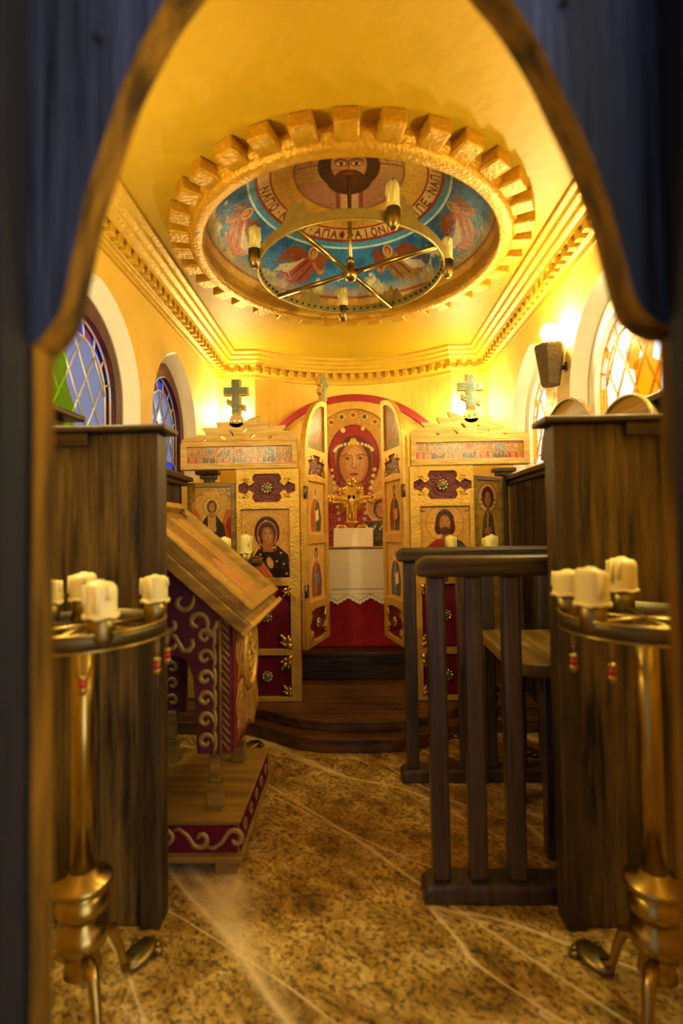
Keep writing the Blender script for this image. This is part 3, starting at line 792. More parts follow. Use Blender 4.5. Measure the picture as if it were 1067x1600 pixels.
# wainscot with cap
for nm, sx, lb in (('trim_9', -1, 'dark plank wainscot behind the lectern'), ('trim_10', 1, 'dark plank wainscot behind the armrest frames')):
    g = G(); y = 1.72; k = 0
    yend = 3.31 if sx < 0 else 3.80
    while y < yend-.01:
        w = .085 + .02*((k*7) % 3); d = 1.125 + .006*((k*5) % 3)
        g.box(sx*d, sx*1.185, y, min(y+w-.004, yend), 0, 1.575); y += w; k += 1
    g.box(sx*1.07, sx*1.188, 1.72, yend+.07, 1.575, 1.605, 1); g.box(sx*1.10, sx*1.188, 1.72, yend+.05, 1.545, 1.575, 1)
    g.box(sx*1.08, sx*1.188, .85, 2.03, 1.695, 1.72, 1); g.box(sx*1.14, sx*1.188, .9, 1.98, 1.60, 1.695, 1)
    px, py = (1.00, 3.51) if sx < 0 else (1.06, 3.68)
    g.box(sx*(px-.035), sx*(px+.035), py-.025, py+.025, .136, 1.62, 0); g.box(sx*(px-.07), sx*(px+.09), py-.04, py+.04, 1.635, 1.665, 1); g.box(sx*(px-.05), sx*(px+.06), py-.032, py+.032, 1.605, 1.635, 1)
    struct(obj(nm, g, [M['dark'], M['darky']], None, .005), lb, 'wainscot')

# ================================================================== THINGS
# ------------------------------------------------------------------ choir stalls: tall end panels
def stall_panel(sx, label):
    t = thing('stall_end_panel', label, 'stall', (sx*.9, 1.665, 0))
    g = G(); x = .70; k = 0
    ws = [.135, .17, .11, .075]
    for w in ws:
        a, b = sorted((sx*x, sx*(x+w-.003))); d = .004*((k*3) % 4)
        g.box(a, b, 1.645+d, 1.70, 0, 1.572); x += w; k += 1
    obj('plank_panel', g, M['worn'], t, .004)
    g = G(); a, b = sorted((sx*.632, sx*.698)); g.box(a, b, 1.632, 1.712, 0, 1.572)
    obj('corner_post', g, M['dark'], t, .006)
    g = G(); a, b = sorted((sx*.600, sx*1.188)); g.box(a, b, 1.605, 1.735, 1.574, 1.594)
    obj('cap', g, M['darkx'], t, .006)
    g = G(); a, b = sorted((sx*.86, sx*1.188)); g.box(a, b, 1.622, 1.644, 1.53, 1.573)
    obj('cap_moulding', g, M['darkx'], t, .003)
    return t
stall_panel(-1, 'tall dark plank stall end panel behind the brass stand on the lectern side')
stall_panel(1, 'tall dark speckled plank stall end panel with the armrest frames behind it')

def arm_frame(y, xs, label, x_end):
    t = thing('armrest_frame', label, 'armrest', (.65, y, 0), 0, 'armrest frames of the stalls')
    def bar(z0, z1, x0, x1, r=.03):
        P = [(x0, z0)] + [(x1, z0), (x1, z1)] + [(x0+r*1.6, z1)] + [(x0+r*1.6-r*1.6*math.sin(a), z1-r*1.1*(1-math.cos(a))) for a in (.4, .8, 1.2, 1.57)]
        return G().prism(P, XZ, y-.052, y+.052)
    obj('bottom_rail', bar(0, .060, .208, x_end), M['rail'], t, .010)
    obj('top_rail', bar(1.080, 1.148, .208, x_end), M['darkx'], t, .014)
    for x in xs:
        g = G(); g.box(x-.031, x+.031, y-.028, y+.028, .058, 1.083)
        obj('baluster', g, M['rail'], t, .010)
    return t
arm_frame(1.790, (.275, .400, .530), 'dark armrest frame with rounded rail, the one against the speckled end panel', 1.10)
arm_frame(2.600, (.270, .410, .535, .655, .80, .93), 'dark armrest frame behind the first one, its foot rail nearer the curved step', 1.115)

t = thing('stall_bench', 'brown wooden seat board with rounded corner between the two armrest frames', 'seat', (.86, 2.18, .72))
P = [(.585, 2.50), (.575, 1.98)] + [(.665-.09*math.cos(a), 1.95-.09*math.sin(a)+.0) for a in (0, .4, .8, 1.2, 1.57)] + [(1.118, 1.86), (1.118, 2.50)]
obj('seat_board', G().prism(P, XY, .705, .752), M['seatoak'], t, .006)
for yy in (1.99, 2.38):
    g = G(); g.box(.70, .75, yy-.025, yy+.025, 0, .706); obj('leg', g, M['rail'], t, .005)

for cy, hw, lb in ((2.62, .315, 'rounded dark stall back crest in front of the bright window, nearer the gilt screen'), (2.05, .20, 'rounded dark stall back crest under the bright window, nearer the doorway post')):
    t = thing('stall_crest', lb, 'stall crest', (1.09, cy, 1.606))
    P = [(cy-hw, 1.606)] + [(cy-hw*math.cos(a), 1.62+ (.265 if hw > .25 else .135)*math.sin(a)) for a in [PI*k/20 for k in range(21)]] + [(cy+hw, 1.606)]
    obj('crest_board', G().prism(P, lambda a, b, d: (d, a, b), 1.078, 1.10), M['oaky'], t, .004)
    rim = [(1.074, a, b) for a, b in P[1:-1]]
    obj('crest_moulding', G().tube(rim, .008, 8), M['olive'], t)

# ------------------------------------------------------------------ candles and stands
def wax_candle(r, h, seed, drip=True):
    rn = random.Random(seed); g = G(); n = 20; vs = []; fs = []
    tilt = rn.uniform(-.25, .25); ta = rn.uniform(0, 6)
    prof = [(.97, 0), (1.0, .1), (.98, .5), (1.0, .8), (.96, .92), (.80, 1.0), (.45, 1.03), (.16, 1.10)]
    for f, z in prof:
        for k in range(n):
            a = 2*PI*k/n; q = r*f*(1+.03*math.sin(2*a+seed))
            vs.append((q*math.cos(a), q*math.sin(a), z*h + (q*math.cos(a-ta)*tilt if z > .6 else 0)))
    m = len(prof)
    for i in range(m-1):
        for k in range(n): fs.append((i*n+k, i*n+(k+1) % n, (i+1)*n+(k+1) % n, (i+1)*n+k))
    fs.append(tuple(range(n-1, -1, -1))); fs.append(tuple(range((m-1)*n, m*n)))
    g.add(vs, fs, 0, True)
    if drip:
        for k in range(4):
            a = rn.uniform(0, 2*PI); L_ = rn.uniform(.25, .9)*h
            g.tube([(r*.99*math.cos(a), r*.99*math.sin(a), h*.96-tilt*0), (r*1.04*math.cos(a+.05), r*1.04*math.sin(a+.05), h*.96-L_*.5), (r*1.03*math.cos(a), r*1.03*math.sin(a), h*.96-L_)], [r*.16, r*.14, r*.2], 6)
        g.tube([(r*1.02*math.cos(2*PI*k/20), r*1.02*math.sin(2*PI*k/20), .004+.003*math.sin(k*1.7+seed)) for k in range(20)], r*.14, 6, closed=True)
    return g, h*1.10
def candle(loc, r, h, seed, label, group, drip=True):
    t = thing('candle', label, 'candle', loc, random.Random(seed).uniform(0, 6), group)
    g, top = wax_candle(r, h, seed, drip); obj('wax', g, M['wax'], t, 0, True)
    g = G().tube([(0,0,top-.006), (.002,.001,top+.006), (.006,.002,top+.013)], .0022, 6); obj('wick', g, M['wick'], t, 0, True)
    return t
def stand(x, y, zr, label, angs, drops, legs0):
    t = thing('candle_stand', label, 'candle stand', (x, y, 0), 0, 'tall brass candle stands')
    R_ = .205
    obj('pole', G().lathe([(.0285, .36), (.0275, .7), (.027, zr-.005)], n=24), M['brass'], t, 0, True)
    prof = [(.03,.12),(.046,.135),(.040,.165),(.032,.185),(.058,.20),(.064,.222),(.056,.245),(.036,.258),(.040,.272),(.060,.286),(.063,.305),(.052,.325),(.036,.335),(.070,.345),(.073,.353),(.070,.361),(.040,.368),(.031,.385)]
    obj('turned_base', G().lathe(prof, n=32), M['brass'], t, 0, True)
    for k in range(3):
        a = legs0 + 2*PI*k/3; c, s_ = math.cos(a), math.sin(a)
        pa = [(c*r, s_*r, z) for r, z in ((.025,.16),(.06,.185),(.10,.165),(.125,.10),(.14,.05),(.175,.022),(.215,.016))]
        lg = obj('leg', G().tube(pa, [.014,.016,.015,.012,.011,.012,.010], 8), M['brass'], t, 0, True)
        g = G(); g.ell((c*.205, s_*.205, .016), (.062,.042,.016), 14, 0, Matrix.Rotation(a, 3, 'Z'))
        for q in (-.9, -.45, 0, .45, .9): g.ell((c*.205+math.cos(a+q)*.052, s_*.205+math.sin(a+q)*.052, .010), (.016,.014,.010), 8)
        obj('foot', g, M['agedbrass'], lg, 0, True)
    g = G()
    g.lathe([(R_-.002, zr-.022), (R_+.001, zr-.022), (R_+.001, zr+.016), (R_-.005, zr+.018), (R_-.005, zr-.02)], n=72)
    g.f = [f for f in g.f if len(f) == 4]; g.m = [0]*len(g.f); g.sm = [True]*len(g.f)
    g.tube([(R_*math.cos(2*PI*k/72), R_*math.sin(2*PI*k/72), zr+.016) for k in range(72)], .0040, 8, closed=True, mi=1); g.tube([(R_*math.cos(2*PI*k/72), R_*math.sin(2*PI*k/72), zr-.022) for k in range(72)], .0030, 8, closed=True, mi=1)
    obj('ring', g, [M['band'], M['brass']], t, 0, True)
    for k in range(3):
        a = legs0 + .5 + PI*k/3
        obj('spoke', G().tube([(R_*math.cos(a), R_*math.sin(a), zr+.006), (-R_*math.cos(a), -R_*math.sin(a), zr+.006)], .0055, 8), M['brass'], t, 0, True)
    for a in angs:
        a = math.radians(a); cx, cy = (R_-.02)*math.cos(a), (R_-.02)*math.sin(a)
        g = G().lathe([(.010, zr-.012), (.024, zr-.010), (.030, zr+.004), (.031, zr+.050), (.0295, zr+.051), (.0285, zr+.042)], (cx, cy, 0), 24)
        obj('cup', g, M['agedbrass'], t, 0, True)
    for a in drops:
        a = math.radians(a); cx, cy = (R_+.004)*math.cos(a), (R_+.004)*math.sin(a); z = zr-.02
        g = G()
        for k in range(3): g.tube([(cx+.004*math.cos(q), cy, z-.006-k*.011+.007*math.sin(q)) for q in [2*PI*i/10 for i in range(10)]], .0014, 5, closed=True)
        g.tube([(cx, cy, z-.03), (cx, cy, z-.052)], .0014, 6)
        g.lathe([(.004,0),(.010,.003),(.010,.009),(.006,.012)], (cx, cy, z-.062), 12)
        g.lathe([(.003,0),(.008,.004),(.010,.012),(.010,.016),(.006,.018)], (cx, cy, z-.096), 12)
        p = obj('pendant', g, M['brass'], t, 0, True)
        obj('bead', G().ell((cx, cy, z-.070), (.0095,.0095,.011), 12), M['redbead'], p, 0, True)
    return t
GC = 'candles on the brass stands'
def dress(x, y, zr, label, angs, drops, legs0, labels, seeds, hs, r=.031):
    stand(x, y, zr, label, angs, drops, legs0)
    for a, lb, sd, h in zip(angs, labels, seeds, hs):
        a = math.radians(a); candle((x+.185*math.cos(a), y+.185*math.sin(a), zr+.0515), r, h, sd, lb, GC)
dress(-.715, 1.33, 1.0, 'tall brass candle stand between the doorway post and the end panel, lectern side', (-50, 38, 118, 147), (-62, -8, 22, 215), 1.257,
      ('thick cream candle at the front of the brass stand on the lectern side', 'pointed cream candle closest to the lectern edge on the brass stand before the panel',
       'cream candle half hidden behind the front candle on the lectern-side stand', 'small cream candle beside the doorway post on the lectern-side stand'), (1, 2, 3, 4), (.080, .070, .076, .064), .0355)
dress(.735, 1.33, 1.005, 'tall brass candle stand between the doorway post and the end panel, armrest side', (78, 205, 145), (193, 222, 258), 1.92,
      ('upright cream candle standing farthest back on the brass stand, armrest side', 'slanting cream candle at the front of the brass stand on the armrest side', 'lumpy cream candle nearest the armrest rails on the near brass stand'), (5, 6, 7), (.092, .085, .066), .038)
dress(-.72, 2.80, 1.075, 'brass candle stand behind the lectern before the gilt screen', (-38, -75, 60), (-20, -60), 1.0,
      ('cream candle in a brass cup before the icon of the veiled woman', 'cream candle rising behind the lectern top before the winged icon', 'cream candle at the back of the stand behind the lectern'), (8, 9, 10), (.095, .085, .09), .029)
dress(.715, 2.89, 1.06, 'brass candle stand behind the armrest frames before the gilt screen', (185, 265, 60), (180, 215, 250, 330), 4.1,
      ('white candle stub before the icon of the bearded man', 'white candle stub before the narrow tilted icon', 'white candle stub beside the dark wainscot behind the armrests'), (11, 12, 13), (.085, .08, .085), .03)

# ------------------------------------------------------------------ lectern
YN, YF = 1.85, 2.55
t = thing('lectern', 'slanted gilt lectern with crimson scrollwork sides on a stepped base', 'lectern', (-.67, 2.17, 0))
b = obj('base', G().box(-.955, -.432, 1.885, 2.50, .185, .198).box(-.945, -.442, 1.895, 2.49, .062, .186).box(-.96, -.428, 1.88, 2.505, .045, .066), M['oak'], t, .004)
g = G(); g.box(-.94, -.446, 1.889, 1.896, .078, .174); g.box(-.4425, -.436, 1.90, 2.485, .078, .174)
obj('base_band', g, M['crimson'], b)
def curl(cx, cz, r, turns, start, sgn=1, n=22):
    return [(cx + r*(1-.75*k/n)*math.cos(start+sgn*2*PI*turns*k/n), cz + r*(1-.75*k/n)*math.sin(start+sgn*2*PI*turns*k/n)) for k in range(n+1)]
YV = Vector((0,1,0)); XV = Vector((1,0,0))
g = G()
for k in range(4):
    cx = -.87 + .128*k; sg = 1 if k % 2 else -1
    P = [(cx-.075, 1.886, .13-sg*.028), (cx-.045, 1.886, .13-sg*.034), (cx-.015, 1.886, .13-sg*.012), (cx+.005, 1.886, .13+sg*.018)] + [(a, 1.886, c) for a, c in curl(cx+.034, .13, .034, .85, PI*.75 if sg > 0 else -PI*.75, -sg, 14)]
    g = G(); g.tube(P, [.006+.005*math.sin(PI*(q+1)/(len(P)+1)) for q in range(len(P))], 8, flat=(YV,.45)); obj('base_scroll', g, M['scroll'], b)
for k in range(5):
    cy = 1.95+.11*k
    g = G(); g.tube([(-.434, a, c) for a, c in curl(cy+.02, .13, .030, .9, PI*.9, -1)], .007, 8, flat=(XV,.45)); obj('base_scroll', g, M['scroll'], b)
for x in (-.93, -.49):
    for y in (1.92, 2.44):
        g = G(); g.box(x-.04, x+.04, y-.03, y+.03, 0, .046); obj('base_foot', g, M['oak'], t, .003)
for x in (-.855, -.545):
    for y in (1.965, 2.36):
        g = G(); g.box(x-.030, x+.030, y-.024, y+.024, .198, .30); g.box(x-.020, x+.020, y-.018, y+.018, .30, .425)
        obj('leg', g, M['olive'], t, .005)
SL = math.tan(math.radians(41.5))
zs = lambda x: .895 + (-.415-x)*SL              # underside line of the desk
prof = [(-.475,.415), (-.605,.415), (-.612,.60), (-.618,.70), (-.645,.765), (-.70,.785), (-.76,.765), (-.787,.70), (-.795,.415), (-.915,.415), (-.915, zs(-.915)-.02), (-.475, zs(-.475)-.02)]
for y0, y1, nm in ((1.93, 1.955, 0), (2.37, 2.395, 1)):
    sp = obj('side_panel', G().plate(prof, [], XZ, y0, y1), M['lmaroon'], t, .003)
    yf = y0-.003
    g = G()
    S = lambda P, w: g.tube([(a, yf, c) for a, c in P], w if isinstance(w, (list, tuple)) else [w*(.55+.45*math.sin(PI*(i+1)/(len(P)+1))) for i in range(len(P))], 8, flat=(YV,.5))
    for k in range(6):
        z = .445 + .078*k
        S(curl(-.571, z+.018, .031, 1.05, -.3, 1), .0105)
        S([(-.542, z-.028), (-.534, z), (-.533, z+.03), (-.538, z+.055)], .008)
    S(curl(-.600, .905, .046, .95, -1.0, 1), .013); S([(-.578,.868),(-.548,.86),(-.53,.885),(-.525,.915)], .010)
    S(curl(-.655, .985, .045, .8, .5, -1), .012); S(curl(-.70, .90, .036, .8, 2.4, 1), .011)
    S([(-.705,.86),(-.685,.855),(-.672,.83),(-.655,.80),(-.632,.80),(-.615,.82),(-.622,.845)], .012); S([(-.672,.83),(-.692,.81),(-.70,.80)], .010)
    S(curl(-.76, 1.02, .046, .9, .8, -1), .012); S(curl(-.79, .92, .04, .9, -.8, 1), .012); S(curl(-.865, 1.05, .04, .9, .3, 1), .012); S(curl(-.86,.85,.035,.9,1,1), .011)
    for k in range(5): S(curl(-.855, .47+.075*k, .03, 1.0, PI+.3, -1), .010)
    obj('scroll_ornament', g, M['scroll'], sp)
    g = G()
    g.tube([(-.514, yf, .42), (-.514, yf, .92)], .006, 8, flat=(YV,.5))
    for k in range(17):
        z = .43+.029*k; g.tube([(-.480, yf, z), (-.508, yf, z+.034)], .005, 6, flat=(YV,.5))
    obj('feather_border', g, M['olive'], sp)
g = G(); g.box(-.478, -.462, 1.957, 2.368, .42, .90); fp = obj('front_panel', g, M['redgold'], t, .003)
g = G(); rn = random.Random(4)
for k in range(26):
    y = 1.975 + .37*(k % 13)/12; z = .45 + (.22 if k > 12 else 0)
    P = [(-.459, y+.018*math.sin(i*1.1+k), z+i*.03) for i in range(8)]
    g.tube(P, .0045, 6, flat=(XV,.6))
for k in range(8): g.tube([(-.459, a, c) for a, c in curl(1.99+.048*k, .50+.11*(k % 4), .03, 1, k, 1)], .005, 6, flat=(XV,.6))
obj('gilt_interlace', g, M['gold'], fp)
g = G()
g.tube([(-.452, 2.17+.105*math.cos(a), .735+.135*math.sin(a)) for a in [2*PI*k/40 for k in range(40)]], .016, 10, closed=True)
g.prism([(2.17+.095*math.cos(a), .735+.125*math.sin(a)) for a in [2*PI*k/32 for k in range(32)]], YZ, -.463, -.450)
for k in range(4): g.tube([(-.446, a, c) for a, c in curl(2.17+.045*math.cos(k*PI/2), .735+.06*math.sin(k*PI/2), .03, 1, k*1.57, 1)], .006, 6)
g.prism([(2.12,.59),(2.22,.59),(2.205,.47),(2.17,.44),(2.135,.47)], YZ, -.463, -.437)
obj('medallion', g, M['gold'], fp, .003)
# desk: sloping board
def slope(u, w, lift):      # u along slope from the low edge, w along y, lift normal to it
    an = math.radians(41.5)
    return (-.415 - u*math.cos(an) + lift*math.sin(an), w, .872 + u*math.sin(an) + lift*math.cos(an))
LEN = .70
def sbox(g, u0, u1, w0, w1, l0, l1):
    vs = [slope(u, w, l) for u in (u0, u1) for w in (w0, w1) for l in (l0, l1)]
    return g.add(vs, [(0,1,3,2),(4,6,7,5),(0,4,5,1),(2,3,7,6),(0,2,6,4),(1,5,7,3)])
obj('desk_board', sbox(G(), -.01, LEN, YN, YF, .0, .042), M['gold'] if False else M['olive'], t, .004)
obj('book_ledge', sbox(G(), -.016, .006, YN-.002, YF+.002, .0, .058), M['gold'], t, .004)
ic = thing('framed_icon', 'framed faded picture of a lying figure resting on the slanted lectern', 'icon', (-.67, 2.2, 1.15))
g = G()
u0, u1, w0, w1 = .03, LEN-.02, YN+.02, YF-.025
sbox(g, u0, u1, w0, w1, .043, .058); fr = .045
for a in ((u0, u0+fr, w0, w1), (u1-fr, u1, w0, w1), (u0+fr, u1-fr, w0, w0+fr), (u0+fr, u1-fr, w1-fr, w1)): sbox(g, *a, .058, .088)
obj('frame', g, M['oak'], ic, .004)
H_ = w1-w0-2*fr; W_ = u1-u0-2*fr
picture('painting', W_, H_, p_reclining, ic, lambda a, b: slope(u1-fr-(a+W_/2), w0+fr+b, .0595), local=False, bg='#a87c3c')

# ------------------------------------------------------------------ gilt screen (iconostasis)
SY = 3.34
def leaf_sprig(g, x, z, ang, s, y):
    """a small gilt acanthus sprig from x, z towards ang"""
    c, q = math.cos(ang), math.sin(ang)
    for k, (d, off, r) in enumerate(((.2,0,.34),(.55,.28,.26),(.55,-.28,.26),(.95,0,.30),(.85,.38,.18),(.85,-.38,.18),(1.3,0,.2))):
        p = (x + s*(d*c - off*q), y, z + s*(d*q + off*c))
        rot = Matrix.Rotation(-(ang+off*1.5), 3, 'Y')
        g.ell(p, (s*r*1.3, s*.22, s*r*.75), 8, 0, rot)
def rosette(x, z, y, r, stone, parent, local=False):
    g = G(); g.ell((x, y-.004, z), (r*.62, .010, r*.62), 12)
    for k in range(9): g.ell((x+r*.8*math.cos(2*PI*k/9), y-.004, z+r*.8*math.sin(2*PI*k/9)), (r*.30, .009, r*.30), 8)
    o = obj('rosette', g, M['goldleaf'], parent, 0, local)
    obj('stone', G().ell((x, y-.013, z), (r*.46, .007, r*.46), 14), stone, o, 0, local)
def quatre(cx, cz, w, h):
    """the shaped maroon field: wide middle, pinched neck, pointed ear each side"""
    r = [(.42,.5),(.50,.38),(.50,.30),(.44,.20),(.62,.06),(.74,.22),(1.0,.10),(1.0,-.12),(.74,-.22),(.62,-.06),(.44,-.20),(.50,-.30),(.50,-.38),(.42,-.5)]
    P = r + [(-a, b) for a, b in reversed(r)]
    return [(cx+a*w/2, cz+b*h) for a, b in P]
def orth_cross(fn, d0, d1, cx, z0, s):
    """three-barred cross outline, height s"""
    w = .135*s
    sl = lambda x: -.36*x
    P = [(-w,0),(w,0),(w,.14*s+0),(.27*s,.10*s),(.27*s,.26*s),(w,.31*s),(w,.54*s),(.36*s,.54*s),(.36*s,.78*s),(w,.78*s),(w,1.0*s),(-w,1.0*s),(-w,.78*s),(-.36*s,.78*s),(-.36*s,.54*s),(-w,.54*s),(-w,.40*s),(-.27*s,.46*s),(-.27*s,.30*s),(-w,.24*s)]
    body = G().prism([(cx+a, z0+b) for a, b in P], fn, d0, d1)
    inl = []
    k = .032*s
    Q = [(-w+k,k),(w-k,k),(w-k,.17*s),(.27*s-k,.145*s),(.27*s-k,.22*s),(w-k,.27*s),(w-k,.54*s+k),(.36*s-k,.54*s+k),(.36*s-k,.78*s-k),(w-k,.78*s-k),(w-k,1.0*s-k),(-w+k,1.0*s-k),(-w+k,.78*s-k),(-.36*s+k,.78*s-k),(-.36*s+k,.54*s+k),(-w+k,.54*s+k),(-w+k,.36*s),(-.27*s+k,.415*s),(-.27*s+k,.335*s),(-w+k,.285*s)]
    return body, G().prism([(cx+a, z0+b) for a, b in Q], fn, d0-.004, d0+.004)

def screen(sx, label, stone_low, painter, ):
    """left screen as measured, the right one its mirror image"""
    mx_ = lambda a: sx*a
    F_ = lambda a, b, d: (sx*a, d, b)
    t = thing('icon_screen', label, 'icon screen', (sx*.57, SY+.03, .135), 0, 'gilt icon screens')
    xo, xi = .778, .362          # outer and inner edge of the pier
    hx0, hx1 = xo-.030, xi+.066
    q = quatre(.575, 1.525, .375, .185)
    holes = [q,
             [(hx0,.935),(hx1,.935),(hx1,1.385),(hx0,1.385)],
             [(hx0,.475),(hx1,.475),(hx1,.882),(hx0,.882)],
             [(hx0,.168),(hx1,.168),(hx1,.432),(hx0,.432)]]
    fr = obj('frame', G().plate([(xo,.136),(xi,.136),(xi,1.652),(xo,1.652)], holes, F_, SY, SY+.055), M['gold'], t, .004)
    # backing fields
    g = G(); g.prism(quatre(.575, 1.525, .39, .20), F_, SY+.018, SY+.03); obj('shaped_field', g, M['maroon'], t)
    g = G(); a, b_ = sorted((sx*(hx0+.005), sx*(hx1-.005)))
    g.box(a, b_, SY+.022, SY+.03, .470, .887); obj('velvet_field', g, M['crimson'], t)
    g = G(); g.box(a, b_, SY+.022, SY+.03, .163, .437); obj('velvet_field', g, M['crimson'], t)
    g = G()
    for ex in (-1, 1):
        for ez in (-1, 1): g = G(); leaf_sprig(g, sx*(.575+ex*.155), 1.525+ez*.062, math.atan2(-ez*.5, -sx*ex*.9), .036, SY+.004); obj('leaf_ornament', g, M['goldleaf'], fr)
    for z in (.875, .482, .425, .175):
        up = z in (.482, .175)
        for xx, dr in ((hx1, 1), (hx0, -1)):
            g = G(); leaf_sprig(g, sx*(xx), z, math.atan2(.8 if up else -.8, sx*dr*.6), .074 if z in (.482, .425) else .056, SY+.004); obj('leaf_ornament', g, M['goldleaf'], fr)
    rosette(sx*.575, 1.525, SY+.006, .036, M['blue'], t)
    rosette(sx*.585, .68, SY+.018, .036, stone_low, t); rosette(sx*.585, .295, SY+.018, .036, stone_low, t)
    W_ = hx0-hx1
    picture('painting', W_+.004, .452, painter, t, lambda a, b: (sx*(hx0+hx1)/2+a, SY+.022, .934+b), local=False, res=.003, bg='#d9a24a')
    g = G(); a, b_ = sorted((sx*(hx0+.006), sx*(hx1-.006))); g.box(a, b_, SY+.024, SY+.04, .93, 1.39); obj('backing_board', g, M['oak'], t)
    # beam with the strip of scenes
    bx0, bx1 = 1.143, .372
    bm = obj('beam', G().plate([(bx0,1.652),(bx1,1.652),(bx1,1.838),(bx0-.012,1.838),(bx0,1.82)], [[(bx0-.042,1.690),(bx1+.034,1.690),(bx1+.034,1.802),(bx0-.042,1.802)]], F_, SY-.008, SY+.06), M['goldpale'], t, .004)
    g = G(); a, b_ = sorted((sx*(bx0-.03), sx*(bx1+.03))); g.box(a, b_, SY+.012, SY+.05, 1.685, 1.808); obj('beam_backing', g, M['oak'], bm)
    picture('scene_strip', bx0-bx1-.074, .114, p_strip, bm, lambda a, b: (sx*(bx0-.042+bx1+.034)/2+a, SY+.009, 1.689+b), local=False, res=.0032)
    # fretted crest
    cp = [(60,592),(62,575),(90,562),(158,548),(200,536),(250,540),(244,520),(216,486),(270,480),(332,484),(338,465),(323,438),(385,440),(450,446),(500,452),(555,436),(610,408),(668,394),(662,425),(643,447),(690,440),(752,434),(745,465),(728,492),(800,478),(872,472),(868,495),(845,512),(900,520),(955,548),(962,592)]
    cc = [((bx0-.005) - (a-60)*.000855, 1.838+(592-b)*.000845) for a, b in cp]
    hol = []
    for hx_, hz, an, l in ((240,590-12,0.5,16),(380,563,-.5,30),(450,530,-1.0,30),(550,508,.8,26),(612,555,.6,26),(748,570,.3,16)):
        hol.append([((bx0-.005) - (hx_ + l*math.cos(k)*math.cos(an) - 9*math.sin(k)*math.sin(an) - 60)*.000855, 1.838+(592-(hz - l*math.cos(k)*math.sin(an) - 9*math.sin(k)*math.cos(an)))*.000845) for k in [2*PI*i/10 for i in range(10)]])
    obj('crest', G().plate(cc, hol, F_, SY+.002, SY+.026), M['goldpale'], t, .003)
    cx = sx*.772
    body, inl = orth_cross(XZ, SY-.004, SY+.034, cx, 2.015, .235)
    kn = G(); kn.plate([(cx+.046*math.cos(k)*(1 if math.sin(k) > -.3 else 1.25), 1.975+.05*math.sin(k)) for k in [2*PI*i/24 for i in range(24)]], [[(cx+q_+.009*math.cos(k), 1.972+.009*math.sin(k)) for k in [2*PI*i/8 for i in range(8)]] for q_ in (-.018,.018)], XZ, SY+.002, SY+.03)
    kn.box(cx-.02, cx+.02, SY+.003, SY+.03, 2.0, 2.03)
    cr = obj('cross', body, M['gold'], t, .004); obj('cross_inlay', inl, M['crossgreen'], cr); obj('cross_knop', kn, M['goldpale'], cr, .003)
    return t
screen(-1, 'gilt icon screen with the dark veiled woman icon, behind the lectern', M['blue'], p_veiled)
screen(1, 'gilt icon screen with the bearded man icon, behind the armrest frames', M['green'], p_teacher)

# flank icons beside the screens
def flank_icon(x, y, w, z0, z1, rot, painter, label, ph):
    t = thing('framed_icon', label, 'icon', (x, y, z0), rot)
    h = z1-z0; fr = .032
    g = G().plate([(0,0),(w,0),(w,h),(0,h)], [[(fr,fr),(w-fr,fr),(w-fr,h-fr),(fr,h-fr)]], XZ, 0, .042)
    obj('frame', g, M['oak'], t, .004, True)
    obj('backing_board', G().box(fr-.005, w-fr+.005, .016, .035, fr-.005, h-fr+.005), M['oak'], t, 0, True)
    hp = ph
    picture('painting', w-2*fr, hp, painter, t, lambda a, b: (w/2+a, .0145, h-fr-hp+b), res=.003, bg='#c8963f')
    return t
flank_icon(-1.128, 3.418, .328, .136, 1.575, 0, p_angel, 'narrow framed icon of a red-winged figure under the beam, behind the lectern', .43)
flank_icon(.800, 3.420, .30, .136, 1.595, math.radians(37), p_saint('#e0b87a', None, '#7a5a34', '#5a4526', veil='#6a3418', held='#8f6b3a'), 'narrow framed icon turned at an angle behind the armrest frames', .60)

